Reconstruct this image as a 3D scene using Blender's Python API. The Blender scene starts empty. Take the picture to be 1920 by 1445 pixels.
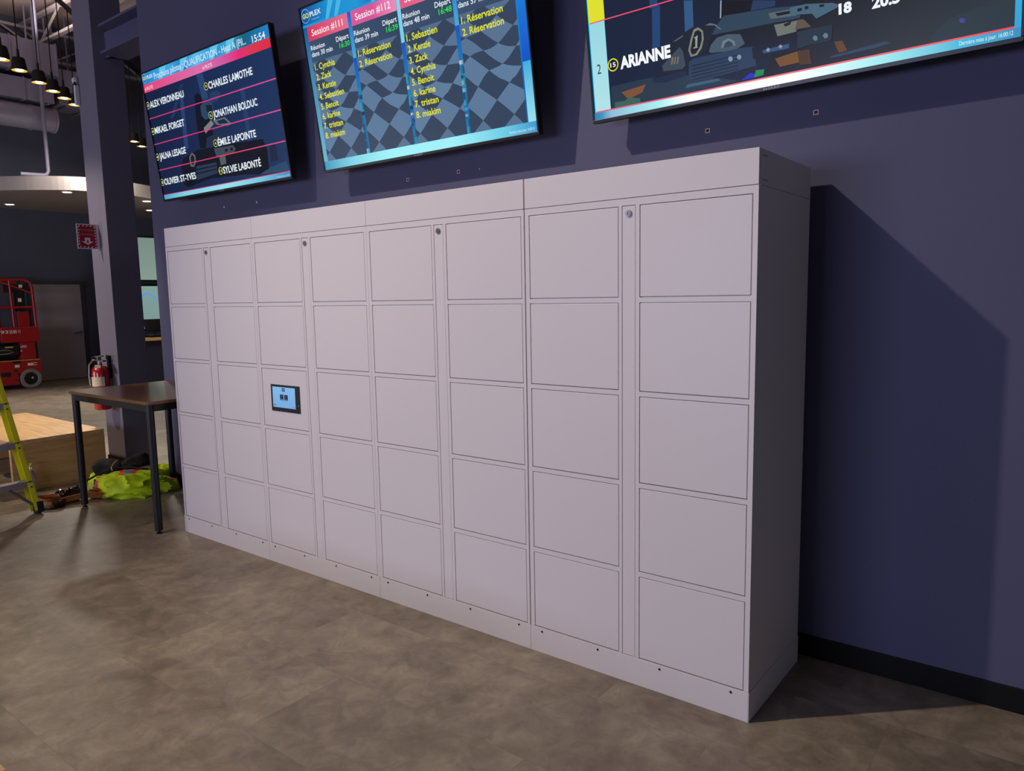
import bpy, bmesh, math, random
from mathutils import Vector, Matrix, Euler
random.seed(4)
scene = bpy.context.scene
COL = scene.collection
PI = math.pi

def lin(c):
    return tuple(((v/255)/12.92 if v/255 <= .04045 else ((v/255+.055)/1.055)**2.4) for v in c)

# ------------------------------------------------------------------ camera
F_PX = 1396.4
cam_d = bpy.data.cameras.new('camera'); cam = bpy.data.objects.new('camera', cam_d); COL.objects.link(cam)
cam_d.sensor_fit = 'HORIZONTAL'; cam_d.sensor_width = 36.0; cam_d.lens = F_PX*36/1920
cam_d.clip_start = .02; cam_d.clip_end = 200
yaw, pitch, roll = -.6614, -.1204, -.0186
ca, sa, cb, sb, cc, sc_ = math.cos(yaw), math.sin(yaw), math.cos(pitch), math.sin(pitch), math.cos(roll), math.sin(roll)
fwd = Vector((sa*cb, ca*cb, sb)); rt = Vector((ca, -sa, 0)); up = rt.cross(fwd)
rt2 = rt*cc + up*sc_; up2 = up*cc - rt*sc_
cam.matrix_world = Matrix(((rt2.x, up2.x, -fwd.x, .9325), (rt2.y, up2.y, -fwd.y, -2.6045), (rt2.z, up2.z, -fwd.z, 1.6111), (0, 0, 0, 1)))
scene.camera = cam

# ------------------------------------------------------------------ world, lamps, exposure
scene.view_settings.view_transform = 'Standard'; scene.view_settings.look = 'None'
scene.view_settings.gamma = 1; scene.view_settings.use_curve_mapping = False
scene.view_settings.exposure = 0.0
w = bpy.data.worlds.new('world'); scene.world = w; w.use_nodes = True
w.node_tree.nodes['Background'].inputs[0].default_value = (.44, .50, .86, 1)
w.node_tree.nodes['Background'].inputs[1].default_value = .022

def lamp(name, kind, loc, power, color, target=None, size=.3, size_y=None, spot=None, blend=.5):
    d = bpy.data.lights.new(name, kind); d.energy = power; d.color = color
    o = bpy.data.objects.new(name, d); COL.objects.link(o); o.location = loc
    if kind == 'AREA':
        d.size = size
        if size_y: d.shape = 'RECTANGLE'; d.size_y = size_y
    else: d.shadow_soft_size = size
    if kind == 'SPOT': d.spot_size = math.radians(spot); d.spot_blend = blend
    if target is not None:
        o.rotation_euler = (Vector(target)-Vector(loc)).to_track_quat('-Z', 'Y').to_euler()
    return o
WARM = (1, .80, .60)
# the ceiling lamp whose shadow of the lockers falls on floor and wall
lamp('key_lamp', 'SPOT', (-4.55, -4.30, 6.52), 1400, (1, .88, .75), (-.35, -.1, .35), .07, spot=63, blend=1)
# added weak fill that evens out the locker fronts
lamp('front_fill', 'AREA', (-3.4, -3.8, 5.8), 12, (1, .88, .82), (-3.0, .0, .9), .5)
# unseen cool fill added to brighten the near wall and locker fronts
lamp('cool_front_fill', 'AREA', (-2.4, -8.5, 1.7), 230, (.62, .66, 1.0), (-1.2, 0, 1.7), 4.0, 1.2)
# warm lamps of the hall beyond, with unseen fills added among them
lamp('bench_lamp', 'SPOT', (-9.0, 1.6, 5.6), 680, (1, .78, .50), (-7.3, .1, .4), .12, spot=36, blend=.8)
lamp('column_lamp', 'SPOT', (-7.3, -1.9, 3.7), 290, (1, .84, .62), (-6.8, .7, 1.4), .10, spot=54, blend=.5)
lamp('hall_ceiling_fill', 'AREA', (-14.0, 3.1, 6.46), 48, (1, .88, .84), (-14.01, 3.1, 7.0), .5)  # upward fill, added to brighten the far ceiling
lamp('hall_low_fill', 'AREA', (-9.5, -6.5, 1.6), 250, (.92, .90, 1), (-16, 3.5, 1.6), 2.0)  # unseen low area light added to lift the far wall and door
lamp('right_side_fill', 'AREA', (6.5, -4.5, 1.6), 22, (.85, .92, 1), (0, .3, 1.2), 1.2)  # faint fill added from the right for the locker side panel
lamp('hall_floor_lamp', 'AREA', (-12.5, 3.4, 4.6), 230, (1, .92, .80), (-12.8, 2.8, 0), .6)
lamp('left_floor_lamp', 'SPOT', (-5.6, -3.4, 5.6), 150, (1, .66, .20), (-4.9, -1.6, 0), .15, spot=60, blend=1)
lamp('counter_lamp', 'AREA', (-12.4, 5.0, 3.3), 14, (1, .85, .65), (-13.6, 5.0, .9), .3)

# ------------------------------------------------------------------ materials
def mat(name, col, rough=.5, metal=0, spec=.5, bump=0, bscale=60, var=0, vscale=3, emit=None, estr=1, coat=0, alpha=None, trans=0):
    m = bpy.data.materials.new(name); m.use_nodes = True
    nt = m.node_tree; b = nt.nodes['Principled BSDF']
    b.inputs['Base Color'].default_value = (*lin(col), 1)
    b.inputs['Roughness'].default_value = rough; b.inputs['Metallic'].default_value = metal
    b.inputs['Specular IOR Level'].default_value = spec
    if coat: b.inputs['Coat Weight'].default_value = coat; b.inputs['Coat Roughness'].default_value = .1
    if trans: b.inputs['Transmission Weight'].default_value = trans
    if emit: b.inputs['Emission Color'].default_value = (*lin(emit), 1); b.inputs['Emission Strength'].default_value = estr
    if bump or var:
        tc = nt.nodes.new('ShaderNodeTexCoord')
    if bump:
        n = nt.nodes.new('ShaderNodeTexNoise'); n.inputs['Scale'].default_value = bscale; n.inputs['Detail'].default_value = 4
        bp = nt.nodes.new('ShaderNodeBump'); bp.inputs['Strength'].default_value = bump; bp.inputs['Distance'].default_value = .01
        nt.links.new(tc.outputs['Object'], n.inputs['Vector']); nt.links.new(n.outputs[0], bp.inputs['Height']); nt.links.new(bp.outputs[0], b.inputs['Normal'])
    if var:
        n = nt.nodes.new('ShaderNodeTexNoise'); n.inputs['Scale'].default_value = vscale; n.inputs['Detail'].default_value = 6
        r = nt.nodes.new('ShaderNodeValToRGB')
        c = lin(col)
        r.color_ramp.elements[0].color = (*[x*(1-var) for x in c], 1); r.color_ramp.elements[1].color = (*[min(1, x*(1+var)) for x in c], 1)
        r.color_ramp.elements[0].position = .3; r.color_ramp.elements[1].position = .7
        nt.links.new(tc.outputs['Object'], n.inputs['Vector']); nt.links.new(n.outputs[0], r.inputs[0]); nt.links.new(r.outputs[0], b.inputs['Base Color'])
    return m

M = {}
M['locker'] = mat('white_powder_coat', (214, 206, 208), .42, bump=.02, bscale=900, spec=.4)
M['locker_in'] = mat('locker_shadow_gap', (70, 66, 70), .8)
M['steel'] = mat('brushed_steel', (150, 148, 145), .38, .9)
M['chrome'] = mat('chrome', (215, 215, 215), .12, 1)
M['darksteel'] = mat('dark_steel', (40, 38, 38), .4, .8)
M['black'] = mat('black_plastic', (14, 14, 16), .35)
M['blackm'] = mat('black_powder_coat', (22, 21, 23), .4, bump=.03, bscale=400)
M['matte_black'] = mat('black_rubber', (12, 12, 13), .75)
M['wall'] = mat('navy_wall_paint', (79, 79, 108), .6, bump=.05, bscale=250, var=.03, vscale=1.2, spec=.3)
M['farwall'] = mat('dark_navy_wall_paint', (74, 76, 92), .7, var=.04, spec=.3)
M['column'] = mat('slate_column_paint', (108, 104, 122), .6, bump=.03, bscale=200, var=.02, spec=.3)
M['ceiling'] = mat('painted_deck_ceiling', (170, 150, 142), .8, var=.05)
M['duct'] = mat('painted_duct', (112, 110, 130), .5, var=.04)
M['white_paint'] = mat('white_ceiling_paint', (158, 148, 146), .6)
M['joist'] = mat('white_steel_paint', (150, 140, 142), .5)
M['skirting'] = mat('black_vinyl_skirting', (4, 4, 5), .6, spec=.25)
M['anchor'] = mat('white_plastic_plug', (200, 180, 185), .5)
M['door'] = mat('brown_grey_door_paint', (132, 122, 130), .35)
M['doorframe'] = mat('dark_door_frame', (34, 36, 52), .5)
M['red'] = mat('red_machine_paint', (150, 16, 22), .35, var=.06, vscale=8)
M['yellow'] = mat('yellow_fibreglass', (228, 222, 34), .38, var=.05, vscale=9)
M['alu'] = mat('ribbed_aluminium', (176, 172, 176), .38, .75)
M['tyre'] = mat('grey_solid_tyre', (120, 115, 110), .8)
M['leather'] = mat('tan_leather', (176, 112, 58), .55, bump=.3, bscale=60, var=.25, vscale=16)
M['leather_dark'] = mat('dark_leather', (58, 34, 24), .5, bump=.3, bscale=60)
M['blackfabric'] = mat('black_fabric', (20, 20, 20), .9, bump=.4, bscale=90)
M['lime'] = mat('lime_safety_fabric', (196, 226, 10), .7, bump=.15, bscale=120)
M['orange'] = mat('orange_safety_tape', (238, 70, 40), .6)
M['silver'] = mat('silver_reflective_tape', (140, 150, 175), .35, .3)
M['extred'] = mat('extinguisher_red', (170, 14, 26), .25, coat=.5)
M['paper'] = mat('printed_paper_label', (215, 205, 180), .7, var=.25, vscale=60)
M['signred'] = mat('sign_red', (150, 22, 36), .5)
M['signwhite'] = mat('sign_white', (215, 205, 215), .5)
M['lampshade'] = mat('charcoal_lamp_metal', (30, 29, 26), .55)
M['lamp_glow'] = mat('lamp_diffuser', (255, 240, 200), .5, emit=(255, 226, 160), estr=9)
M['lamp_rim'] = mat('lamp_inner_reflector', (225, 190, 90), .35, .4, emit=(214, 168, 70), estr=.35)
M['downlight'] = mat('downlight_glow', (255, 245, 220), .5, emit=(255, 236, 200), estr=5)
M['whiteplastic'] = mat('white_plastic', (205, 200, 205), .5)
M['bottle'] = mat('clear_plastic', (210, 215, 220), .12, trans=.8)
M['extlabel'] = mat('yellow_label', (190, 170, 60), .6)

def floor_material():
    m = bpy.data.materials.new('stone_vinyl_floor'); m.use_nodes = True
    nt = m.node_tree; b = nt.nodes['Principled BSDF']; L = nt.links.new
    tc = nt.nodes.new('ShaderNodeTexCoord')
    mp = nt.nodes.new('ShaderNodeMapping'); mp.inputs['Location'].default_value = (.06+.485*40, .19+.485*40, 0)
    L(tc.outputs['Object'], mp.inputs[0])
    br = nt.nodes.new('ShaderNodeTexBrick'); L(mp.outputs[0], br.inputs[0])
    br.inputs['Scale'].default_value = 1; br.inputs['Brick Width'].default_value = .97; br.inputs['Row Height'].default_value = .485
    br.inputs['Mortar Size'].default_value = .0012; br.inputs['Mortar Smooth'].default_value = .3; br.inputs['Bias'].default_value = 0
    br.inputs['Color1'].default_value = (.92, .92, .92, 1); br.inputs['Color2'].default_value = (1.05, 1.05, 1.05, 1); br.inputs['Mortar'].default_value = (.74, .74, .74, 1)
    n1 = nt.nodes.new('ShaderNodeTexNoise'); n1.inputs['Scale'].default_value = 2.6; n1.inputs['Detail'].default_value = 9; n1.inputs['Roughness'].default_value = .62
    n2 = nt.nodes.new('ShaderNodeTexNoise'); n2.inputs['Scale'].default_value = 9; n2.inputs['Detail'].default_value = 8; n2.inputs['Roughness'].default_value = .7; n2.inputs['Distortion'].default_value = .6
    # shift the stone pattern from tile to tile so that neighbours do not run on
    sh = nt.nodes.new('ShaderNodeVectorMath'); sh.operation = 'SCALE'; sh.inputs['Scale'].default_value = 2.5; L(br.outputs['Color'], sh.inputs[0])
    ad = nt.nodes.new('ShaderNodeVectorMath'); ad.operation = 'ADD'; L(tc.outputs['Object'], ad.inputs[0]); L(sh.outputs[0], ad.inputs[1])
    L(ad.outputs[0], n1.inputs['Vector']); L(ad.outputs[0], n2.inputs['Vector'])
    mx = nt.nodes.new('ShaderNodeMath'); mx.operation = 'MULTIPLY_ADD'; mx.inputs[1].default_value = .5; L(n1.outputs[0], mx.inputs[0])
    mm = nt.nodes.new('ShaderNodeMath'); mm.operation = 'MULTIPLY'; mm.inputs[1].default_value = .5; L(n2.outputs[0], mm.inputs[0]); L(mm.outputs[0], mx.inputs[2])
    cr = nt.nodes.new('ShaderNodeValToRGB'); L(mx.outputs[0], cr.inputs[0])
    e = cr.color_ramp.elements; e[0].position = .36; e[0].color = (*lin((102, 91, 78)), 1); e[1].position = .68; e[1].color = (*lin((164, 151, 131)), 1)
    x = cr.color_ramp.elements.new(.50); x.color = (*lin((130, 117, 102)), 1)
    ml = nt.nodes.new('ShaderNodeMix'); ml.data_type = 'RGBA'; ml.blend_type = 'MULTIPLY'; ml.inputs[0].default_value = .8
    L(cr.outputs[0], ml.inputs[6]); L(br.outputs['Color'], ml.inputs[7]); L(ml.outputs[2], b.inputs['Base Color'])
    rr = nt.nodes.new('ShaderNodeMapRange'); rr.inputs[3].default_value = .36; rr.inputs[4].default_value = .56; L(n2.outputs[0], rr.inputs[0]); L(rr.outputs[0], b.inputs['Roughness'])
    bp = nt.nodes.new('ShaderNodeBump'); bp.inputs['Strength'].default_value = .12; bp.inputs['Distance'].default_value = .003; L(mx.outputs[0], bp.inputs['Height']); L(bp.outputs[0], b.inputs['Normal'])
    return m
M['floor'] = floor_material()

def wood(name, c1, c2, rough=.4, axis=0, scale=1.0, coat=0):
    m = bpy.data.materials.new(name); m.use_nodes = True
    nt = m.node_tree; b = nt.nodes['Principled BSDF']; L = nt.links.new
    tc = nt.nodes.new('ShaderNodeTexCoord'); mp = nt.nodes.new('ShaderNodeMapping')
    s = [22*scale]*3; s[axis] = 1.4*scale; mp.inputs['Scale'].default_value = s
    L(tc.outputs['Object'], mp.inputs[0])
    n = nt.nodes.new('ShaderNodeTexNoise'); n.inputs['Scale'].default_value = 2; n.inputs['Detail'].default_value = 7; n.inputs['Distortion'].default_value = .4; L(mp.outputs[0], n.inputs['Vector'])
    r = nt.nodes.new('ShaderNodeValToRGB'); r.color_ramp.elements[0].position = .32; r.color_ramp.elements[1].position = .7
    r.color_ramp.elements[0].color = (*lin(c1), 1); r.color_ramp.elements[1].color = (*lin(c2), 1)
    L(n.outputs[0], r.inputs[0]); L(r.outputs[0], b.inputs['Base Color']); b.inputs['Roughness'].default_value = rough
    if coat: b.inputs['Coat Weight'].default_value = coat
    return m
M['oak_x'] = wood('light_oak_veneer', (190, 148, 96), (226, 188, 134), .45, 0)
M['oak_y'] = wood('light_oak_veneer_side', (184, 142, 92), (206, 166, 112), .45, 1)
M['walnut'] = wood('brown_laminate', (112, 76, 46), (146, 102, 64), .24, 0)

def screen_material():
    m = bpy.data.materials.new('lit_display'); m.use_nodes = True
    nt = m.node_tree; b = nt.nodes['Principled BSDF']
    a = nt.nodes.new('ShaderNodeVertexColor'); a.layer_name = 'Col'
    b.inputs['Base Color'].default_value = (.004, .004, .004, 1); b.inputs['Roughness'].default_value = .3; b.inputs['Specular IOR Level'].default_value = .15
    nt.links.new(a.outputs['Color'], b.inputs['Emission Color']); b.inputs['Emission Strength'].default_value = 1.0
    return m
M['screen'] = screen_material()

# ------------------------------------------------------------------ mesh helpers
class MB:
    def __init__(s): s.v = []; s.f = []; s.m = []; s.cur = 0
    def add(s, vs, fs):
        k = len(s.v); s.v += [tuple(v) for v in vs]
        for f in fs: s.f.append(tuple(k+i for i in f)); s.m.append(s.cur)
        return s
    def box(s, a, b, R=None, T=None):
        x0, y0, z0 = a; x1, y1, z1 = b
        vs = [Vector(p) for p in ((x0, y0, z0), (x1, y0, z0), (x1, y1, z0), (x0, y1, z0), (x0, y0, z1), (x1, y0, z1), (x1, y1, z1), (x0, y1, z1))]
        if R is not None: vs = [R @ v for v in vs]
        if T is not None: vs = [v + Vector(T) for v in vs]
        return s.add(vs, [(0, 3, 2, 1), (4, 5, 6, 7), (0, 1, 5, 4), (1, 2, 6, 5), (2, 3, 7, 6), (3, 0, 4, 7)])
    def bar(s, p, q, wx, wy, hint=(0, 0, 1)):
        p = Vector(p); q = Vector(q); d = (q-p).normalized(); u = Vector(hint).cross(d)
        if u.length < 1e-4: u = Vector((1, 0, 0)).cross(d)
        u.normalize(); v = d.cross(u)
        o = [(-1, -1), (1, -1), (1, 1), (-1, 1)]
        vs = [e + u*a*wx/2 + v*b_*wy/2 for e in (p, q) for a, b_ in o]
        return s.add(vs, [(0, 3, 2, 1), (4, 5, 6, 7), (0, 1, 5, 4), (1, 2, 6, 5), (2, 3, 7, 6), (3, 0, 4, 7)])
    def tube(s, pts, r, n=10, cap=True):
        pts = [Vector(p) for p in pts]; rs = r if isinstance(r, (list, tuple)) else [r]*len(pts)
        k = len(s.v); u = None
        for i, p in enumerate(pts):
            d = (pts[min(i+1, len(pts)-1)] - pts[max(i-1, 0)]).normalized()
            if u is None:
                u = d.cross(Vector((0, 0, 1)));
                if u.length < 1e-3: u = d.cross(Vector((1, 0, 0)))
            u = (u - d*u.dot(d)).normalized(); v = d.cross(u)
            for j in range(n):
                a = 2*PI*j/n; s.v.append(tuple(p + (u*math.cos(a) + v*math.sin(a))*rs[i]))
        for i in range(len(pts)-1):
            for j in range(n):
                s.f.append((k+i*n+j, k+i*n+(j+1) % n, k+(i+1)*n+(j+1) % n, k+(i+1)*n+j)); s.m.append(s.cur)
        if cap:
            s.f.append(tuple(k+j for j in reversed(range(n)))); s.m.append(s.cur)
            s.f.append(tuple(k+(len(pts)-1)*n+j for j in range(n))); s.m.append(s.cur)
        return s
    def lathe(s, prof, c=(0, 0, 0), n=24, cap=True):   # prof: (radius, z)
        k = len(s.v)
        for r, z in prof:
            for j in range(n):
                a = 2*PI*j/n; s.v.append((c[0]+max(r, 1e-4)*math.cos(a), c[1]+max(r, 1e-4)*math.sin(a), c[2]+z))
        for i in range(len(prof)-1):
            for j in range(n): s.f.append((k+i*n+j, k+i*n+(j+1) % n, k+(i+1)*n+(j+1) % n, k+(i+1)*n+j)); s.m.append(s.cur)
        if cap:
            s.f.append(tuple(k+j for j in reversed(range(n)))); s.m.append(s.cur)
            s.f.append(tuple(k+(len(prof)-1)*n+j for j in range(n))); s.m.append(s.cur)
        return s
    def blob(s, c, r, n=24, m=14, f=None, R=None):
        k = len(s.v); c = Vector(c)
        for i in range(m+1):
            th = PI*i/m
            for j in range(n):
                ph = 2*PI*j/n
                d = Vector((math.sin(th)*math.cos(ph), math.sin(th)*math.sin(ph), math.cos(th)))
                g = f(d) if f else 1
                v = Vector((d.x*r[0]*g, d.y*r[1]*g, d.z*r[2]*g))
                if R is not None: v = R @ v
                s.v.append(tuple(c+v))
        for i in range(m):
            for j in range(n):
                s.f.append((k+i*n+j, k+(i+1)*n+j, k+(i+1)*n+(j+1) % n, k+i*n+(j+1) % n)); s.m.append(s.cur)
        return s
    def build(s, name, mats, parent=None, smooth=False, bevel=0, seg=2, loc=None):
        me = bpy.data.meshes.new(name); vs = s.v
        if loc is not None: vs = [(x-loc[0], y-loc[1], z-loc[2]) for x, y, z in vs]
        me.from_pydata(vs, [], s.f)
        if not isinstance(mats, (list, tuple)): mats = [mats]
        for m in mats: me.materials.append(m)
        for p, mi in zip(me.polygons, s.m): p.material_index = mi; p.use_smooth = smooth
        bm = bmesh.new(); bm.from_mesh(me)
        if smooth: bmesh.ops.remove_doubles(bm, verts=bm.verts, dist=1e-5)
        bmesh.ops.recalc_face_normals(bm, faces=bm.faces); bm.to_mesh(me); bm.free()
        if smooth:
            try: me.set_sharp_from_angle(angle=math.radians(42))
            except Exception: pass
        o = bpy.data.objects.new(name, me); COL.objects.link(o)
        if loc is not None: o.location = loc
        if parent is not None: o.parent = parent
        if bevel:
            bv = o.modifiers.new('bevel', 'BEVEL'); bv.width = bevel; bv.segments = seg; bv.limit_method = 'ANGLE'
        return o

def tag(o, label=None, cat=None, group=None, kind=None):
    if label: o['label'] = label
    if cat: o['category'] = cat
    if group: o['group'] = group
    if kind: o['kind'] = kind
    return o
def empty(name, loc, label, cat, group=None):
    o = bpy.data.objects.new(name, None); COL.objects.link(o); o.location = loc; o.empty_display_size = .1
    return tag(o, label, cat, group)
def copy_tree(o, parent=None):
    c = o.copy(); COL.objects.link(c); c.parent = parent
    for ch in list(o.children): copy_tree(ch, c)
    return c

def text_mesh(body, bold=0.0):
    cu = bpy.data.curves.new('t', 'FONT'); cu.body = body; cu.size = 1; cu.resolution_u = 3; cu.offset = bold
    ob = bpy.data.objects.new('t', cu); COL.objects.link(ob)
    bpy.context.view_layer.update()
    dg = bpy.context.evaluated_depsgraph_get()
    me = bpy.data.meshes.new_from_object(ob.evaluated_get(dg))
    vs = [tuple(v.co) for v in me.vertices]; fs = [tuple(p.vertices) for p in me.polygons]
    bpy.data.objects.remove(ob); bpy.data.curves.remove(cu); bpy.data.meshes.remove(me)
    return vs, fs

class Flat:
    """a flat printed or lit image: polygons in (u, v) metres, each layer a hair in front of the last; looks towards -Y"""
    def __init__(s, step=.00025): s.v = []; s.f = []; s.c = []; s.layer = 0; s.step = step
    def poly(s, pts, cols, up=True):
        if up: s.layer += 1
        k = len(s.v)
        for p in pts: s.v.append((p[0], -s.layer*s.step, p[1]))
        s.f.append(tuple(range(k, k+len(pts))))
        if not isinstance(cols, list): cols = [cols]*len(pts)
        s.c += [lin(c) for c in cols]
        return s
    def rect(s, x0, y0, x1, y1, c, c2=None, vert=False, up=True):
        if c2 is None: cols = [c]*4
        elif vert: cols = [c, c, c2, c2]
        else: cols = [c, c2, c2, c]
        return s.poly([(x0, y0), (x1, y0), (x1, y1), (x0, y1)], cols, up)
    def strip(s, y0, y1, stops):      # horizontal band with colour stops [(x, col)...]
        s.layer += 1
        for (xa, a), (xb, b) in zip(stops, stops[1:]): s.rect(xa, y0, xb, y1, a, b, up=False)
    def ring(s, cx, cy, r0, r1, c, n=28):
        s.layer += 1
        for i in range(n):
            a, b = 2*PI*i/n, 2*PI*(i+1)/n
            s.poly([(cx+r1*math.cos(a), cy+r1*math.sin(a)), (cx+r1*math.cos(b), cy+r1*math.sin(b)), (cx+r0*math.cos(b), cy+r0*math.sin(b)), (cx+r0*math.cos(a), cy+r0*math.sin(a))], c, False)
    def disc(s, cx, cy, r, c, n=24): return s.poly([(cx+r*math.cos(2*PI*i/n), cy+r*math.sin(2*PI*i/n)) for i in range(n)], c)
    def text(s, body, x0, y0, x1, cap, c, bold=.02, anchor='l'):
        vs, fs = text_mesh(body, bold)
        xs = [v[0] for v in vs]; a, b = min(xs), max(xs)
        sx = (x1-x0)/(b-a); sy = cap/.70
        s.layer += 1; k = len(s.v)
        for v in vs: s.v.append((x0+(v[0]-a)*sx, -s.layer*s.step, y0+v[1]*sy)); s.c.append(lin(c))
        for f in fs: s.f.append(tuple(k+i for i in f))
        return s
    def build(s, name, parent, m=None, loc=(0, 0, 0)):
        me = bpy.data.meshes.new(name); me.from_pydata(s.v, [], s.f); me.materials.append(m or M['screen'])
        at = me.color_attributes.new('Col', 'FLOAT_COLOR', 'POINT')
        for i, c in enumerate(s.c): at.data[i].color = (*c, 1)
        # faces look towards -Y
        bm = bmesh.new(); bm.from_mesh(me)
        for f in bm.faces:
            f.normal_update()
            if f.normal.y > 0: f.normal_flip()
        bm.to_mesh(me); bm.free()
        o = bpy.data.objects.new(name, me); COL.objects.link(o); o.location = loc; o.parent = parent
        return o

def clip(poly, x0, y0, x1, y1):
    def cl(P, ins, inter):
        out = []
        for i in range(len(P)):
            a, b = P[i-1], P[i]
            if ins(b):
                if not ins(a): out.append(inter(a, b))
                out.append(b)
            elif ins(a): out.append(inter(a, b))
        return out
    def X(v): return lambda a, b: (v, a[1]+(b[1]-a[1])*(v-a[0])/(b[0]-a[0]))
    def Y(v): return lambda a, b: (a[0]+(b[0]-a[0])*(v-a[1])/(b[1]-a[1]), v)
    for ins, it in ((lambda p: p[0] >= x0, X(x0)), (lambda p: p[0] <= x1, X(x1)), (lambda p: p[1] >= y0, Y(y0)), (lambda p: p[1] <= y1, Y(y1))):
        if poly: poly = cl(poly, ins, it)
    return poly

KART1=[
    ((30, 50, 92), [(0.303,0.587),(0.527,0.791),(0.565,0.789),(0.351,0.580)]),
    ((38, 62, 108), [(0.485,0.703),(0.534,0.704),(0.482,0.346),(0.423,0.344)]),
    ((40, 66, 112), [(0.752,0.815),(0.833,0.814),(0.855,0.641),(0.774,0.641)]),
    ((36, 60, 104), [(1.246,0.637),(1.295,0.637),(1.287,0.286),(1.238,0.284)]),
    ((14, 18, 36), [(0.685,0.688),(0.730,0.699),(0.758,0.676),(0.817,0.555),(0.836,0.422),(0.852,0.307),(0.638,0.326),(0.650,0.525)]),
    ((42, 66, 96), [(0.734,0.606),(0.788,0.629),(0.859,0.627),(0.894,0.598),(0.896,0.552),(0.848,0.513),(0.773,0.506),(0.730,0.541)]),
    ((20, 30, 52), [(0.806,0.603),(0.883,0.591),(0.883,0.554),(0.807,0.552)]),
    ((36, 58, 96), [(0.875,0.674),(0.971,0.672),(1.013,0.651),(0.966,0.605),(0.877,0.601)]),
    ((98, 108, 112), [(0.866,0.487),(1.015,0.488),(1.087,0.433),(1.031,0.429),(0.900,0.454)]),
    ((26, 36, 58), [(0.908,0.478),(1.004,0.479),(1.050,0.444),(0.935,0.454)]),
    ((120, 124, 122), [(0.729,0.456),(0.842,0.496),(0.867,0.464),(0.743,0.416)]),
    ((34, 44, 70), [(0.751,0.387),(0.881,0.397),(1.007,0.352),(0.849,0.298),(0.709,0.316)]),
    ((14, 18, 34), [(0.393,0.288),(0.598,0.321),(1.177,0.301),(1.415,0.287),(1.443,0.221),(1.420,0.082),(1.320,0.066),(1.146,0.085),(0.994,0.092),(0.712,0.104),(0.396,0.077),(0.323,0.095),(0.337,0.245)]),
    ((62, 72, 84), [(0.814,0.303),(1.057,0.294),(1.083,0.268),(1.058,0.243),(0.831,0.244)]),
    ((18, 22, 38), [(0.949,0.281),(0.984,0.281),(0.982,0.262),(0.947,0.263)]),
    ((18, 22, 38), [(1.019,0.281),(1.050,0.281),(1.047,0.261),(1.016,0.262)]),
    ((96, 98, 92), [(0.471,0.288),(0.519,0.312),(0.558,0.287),(0.551,0.239),(0.511,0.209),(0.466,0.219)]),
    ((22, 26, 40), [(0.488,0.281),(0.517,0.297),(0.540,0.280),(0.533,0.243),(0.507,0.225),(0.483,0.232)]),
    ((40, 54, 76), [(0.541,0.211),(0.819,0.207),(0.812,0.131),(0.526,0.114)]),
    ((16, 20, 36), [(0.538,0.191),(0.816,0.188),(0.816,0.181),(0.538,0.182)]),
    ((16, 20, 36), [(0.532,0.163),(0.814,0.165),(0.813,0.157),(0.532,0.153)]),
    ((84, 92, 96), [(0.865,0.240),(0.945,0.241),(0.939,0.183),(0.867,0.180)]),
    ((28, 34, 62), [(1.480,0.243),(1.544,0.252),(1.543,0.134),(1.465,0.130)]),
    ((40, 70, 104), [(1.440,0.097),(1.629,0.119),(1.657,0.055),(1.320,0.066)]),
    ((10, 12, 24), [(0.367,0.191),(0.456,0.191),(0.466,0.080),(0.366,0.075)]),
    ((10, 12, 24), [(1.314,0.211),(1.443,0.221),(1.430,0.090),(1.314,0.071)]),
]
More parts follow.
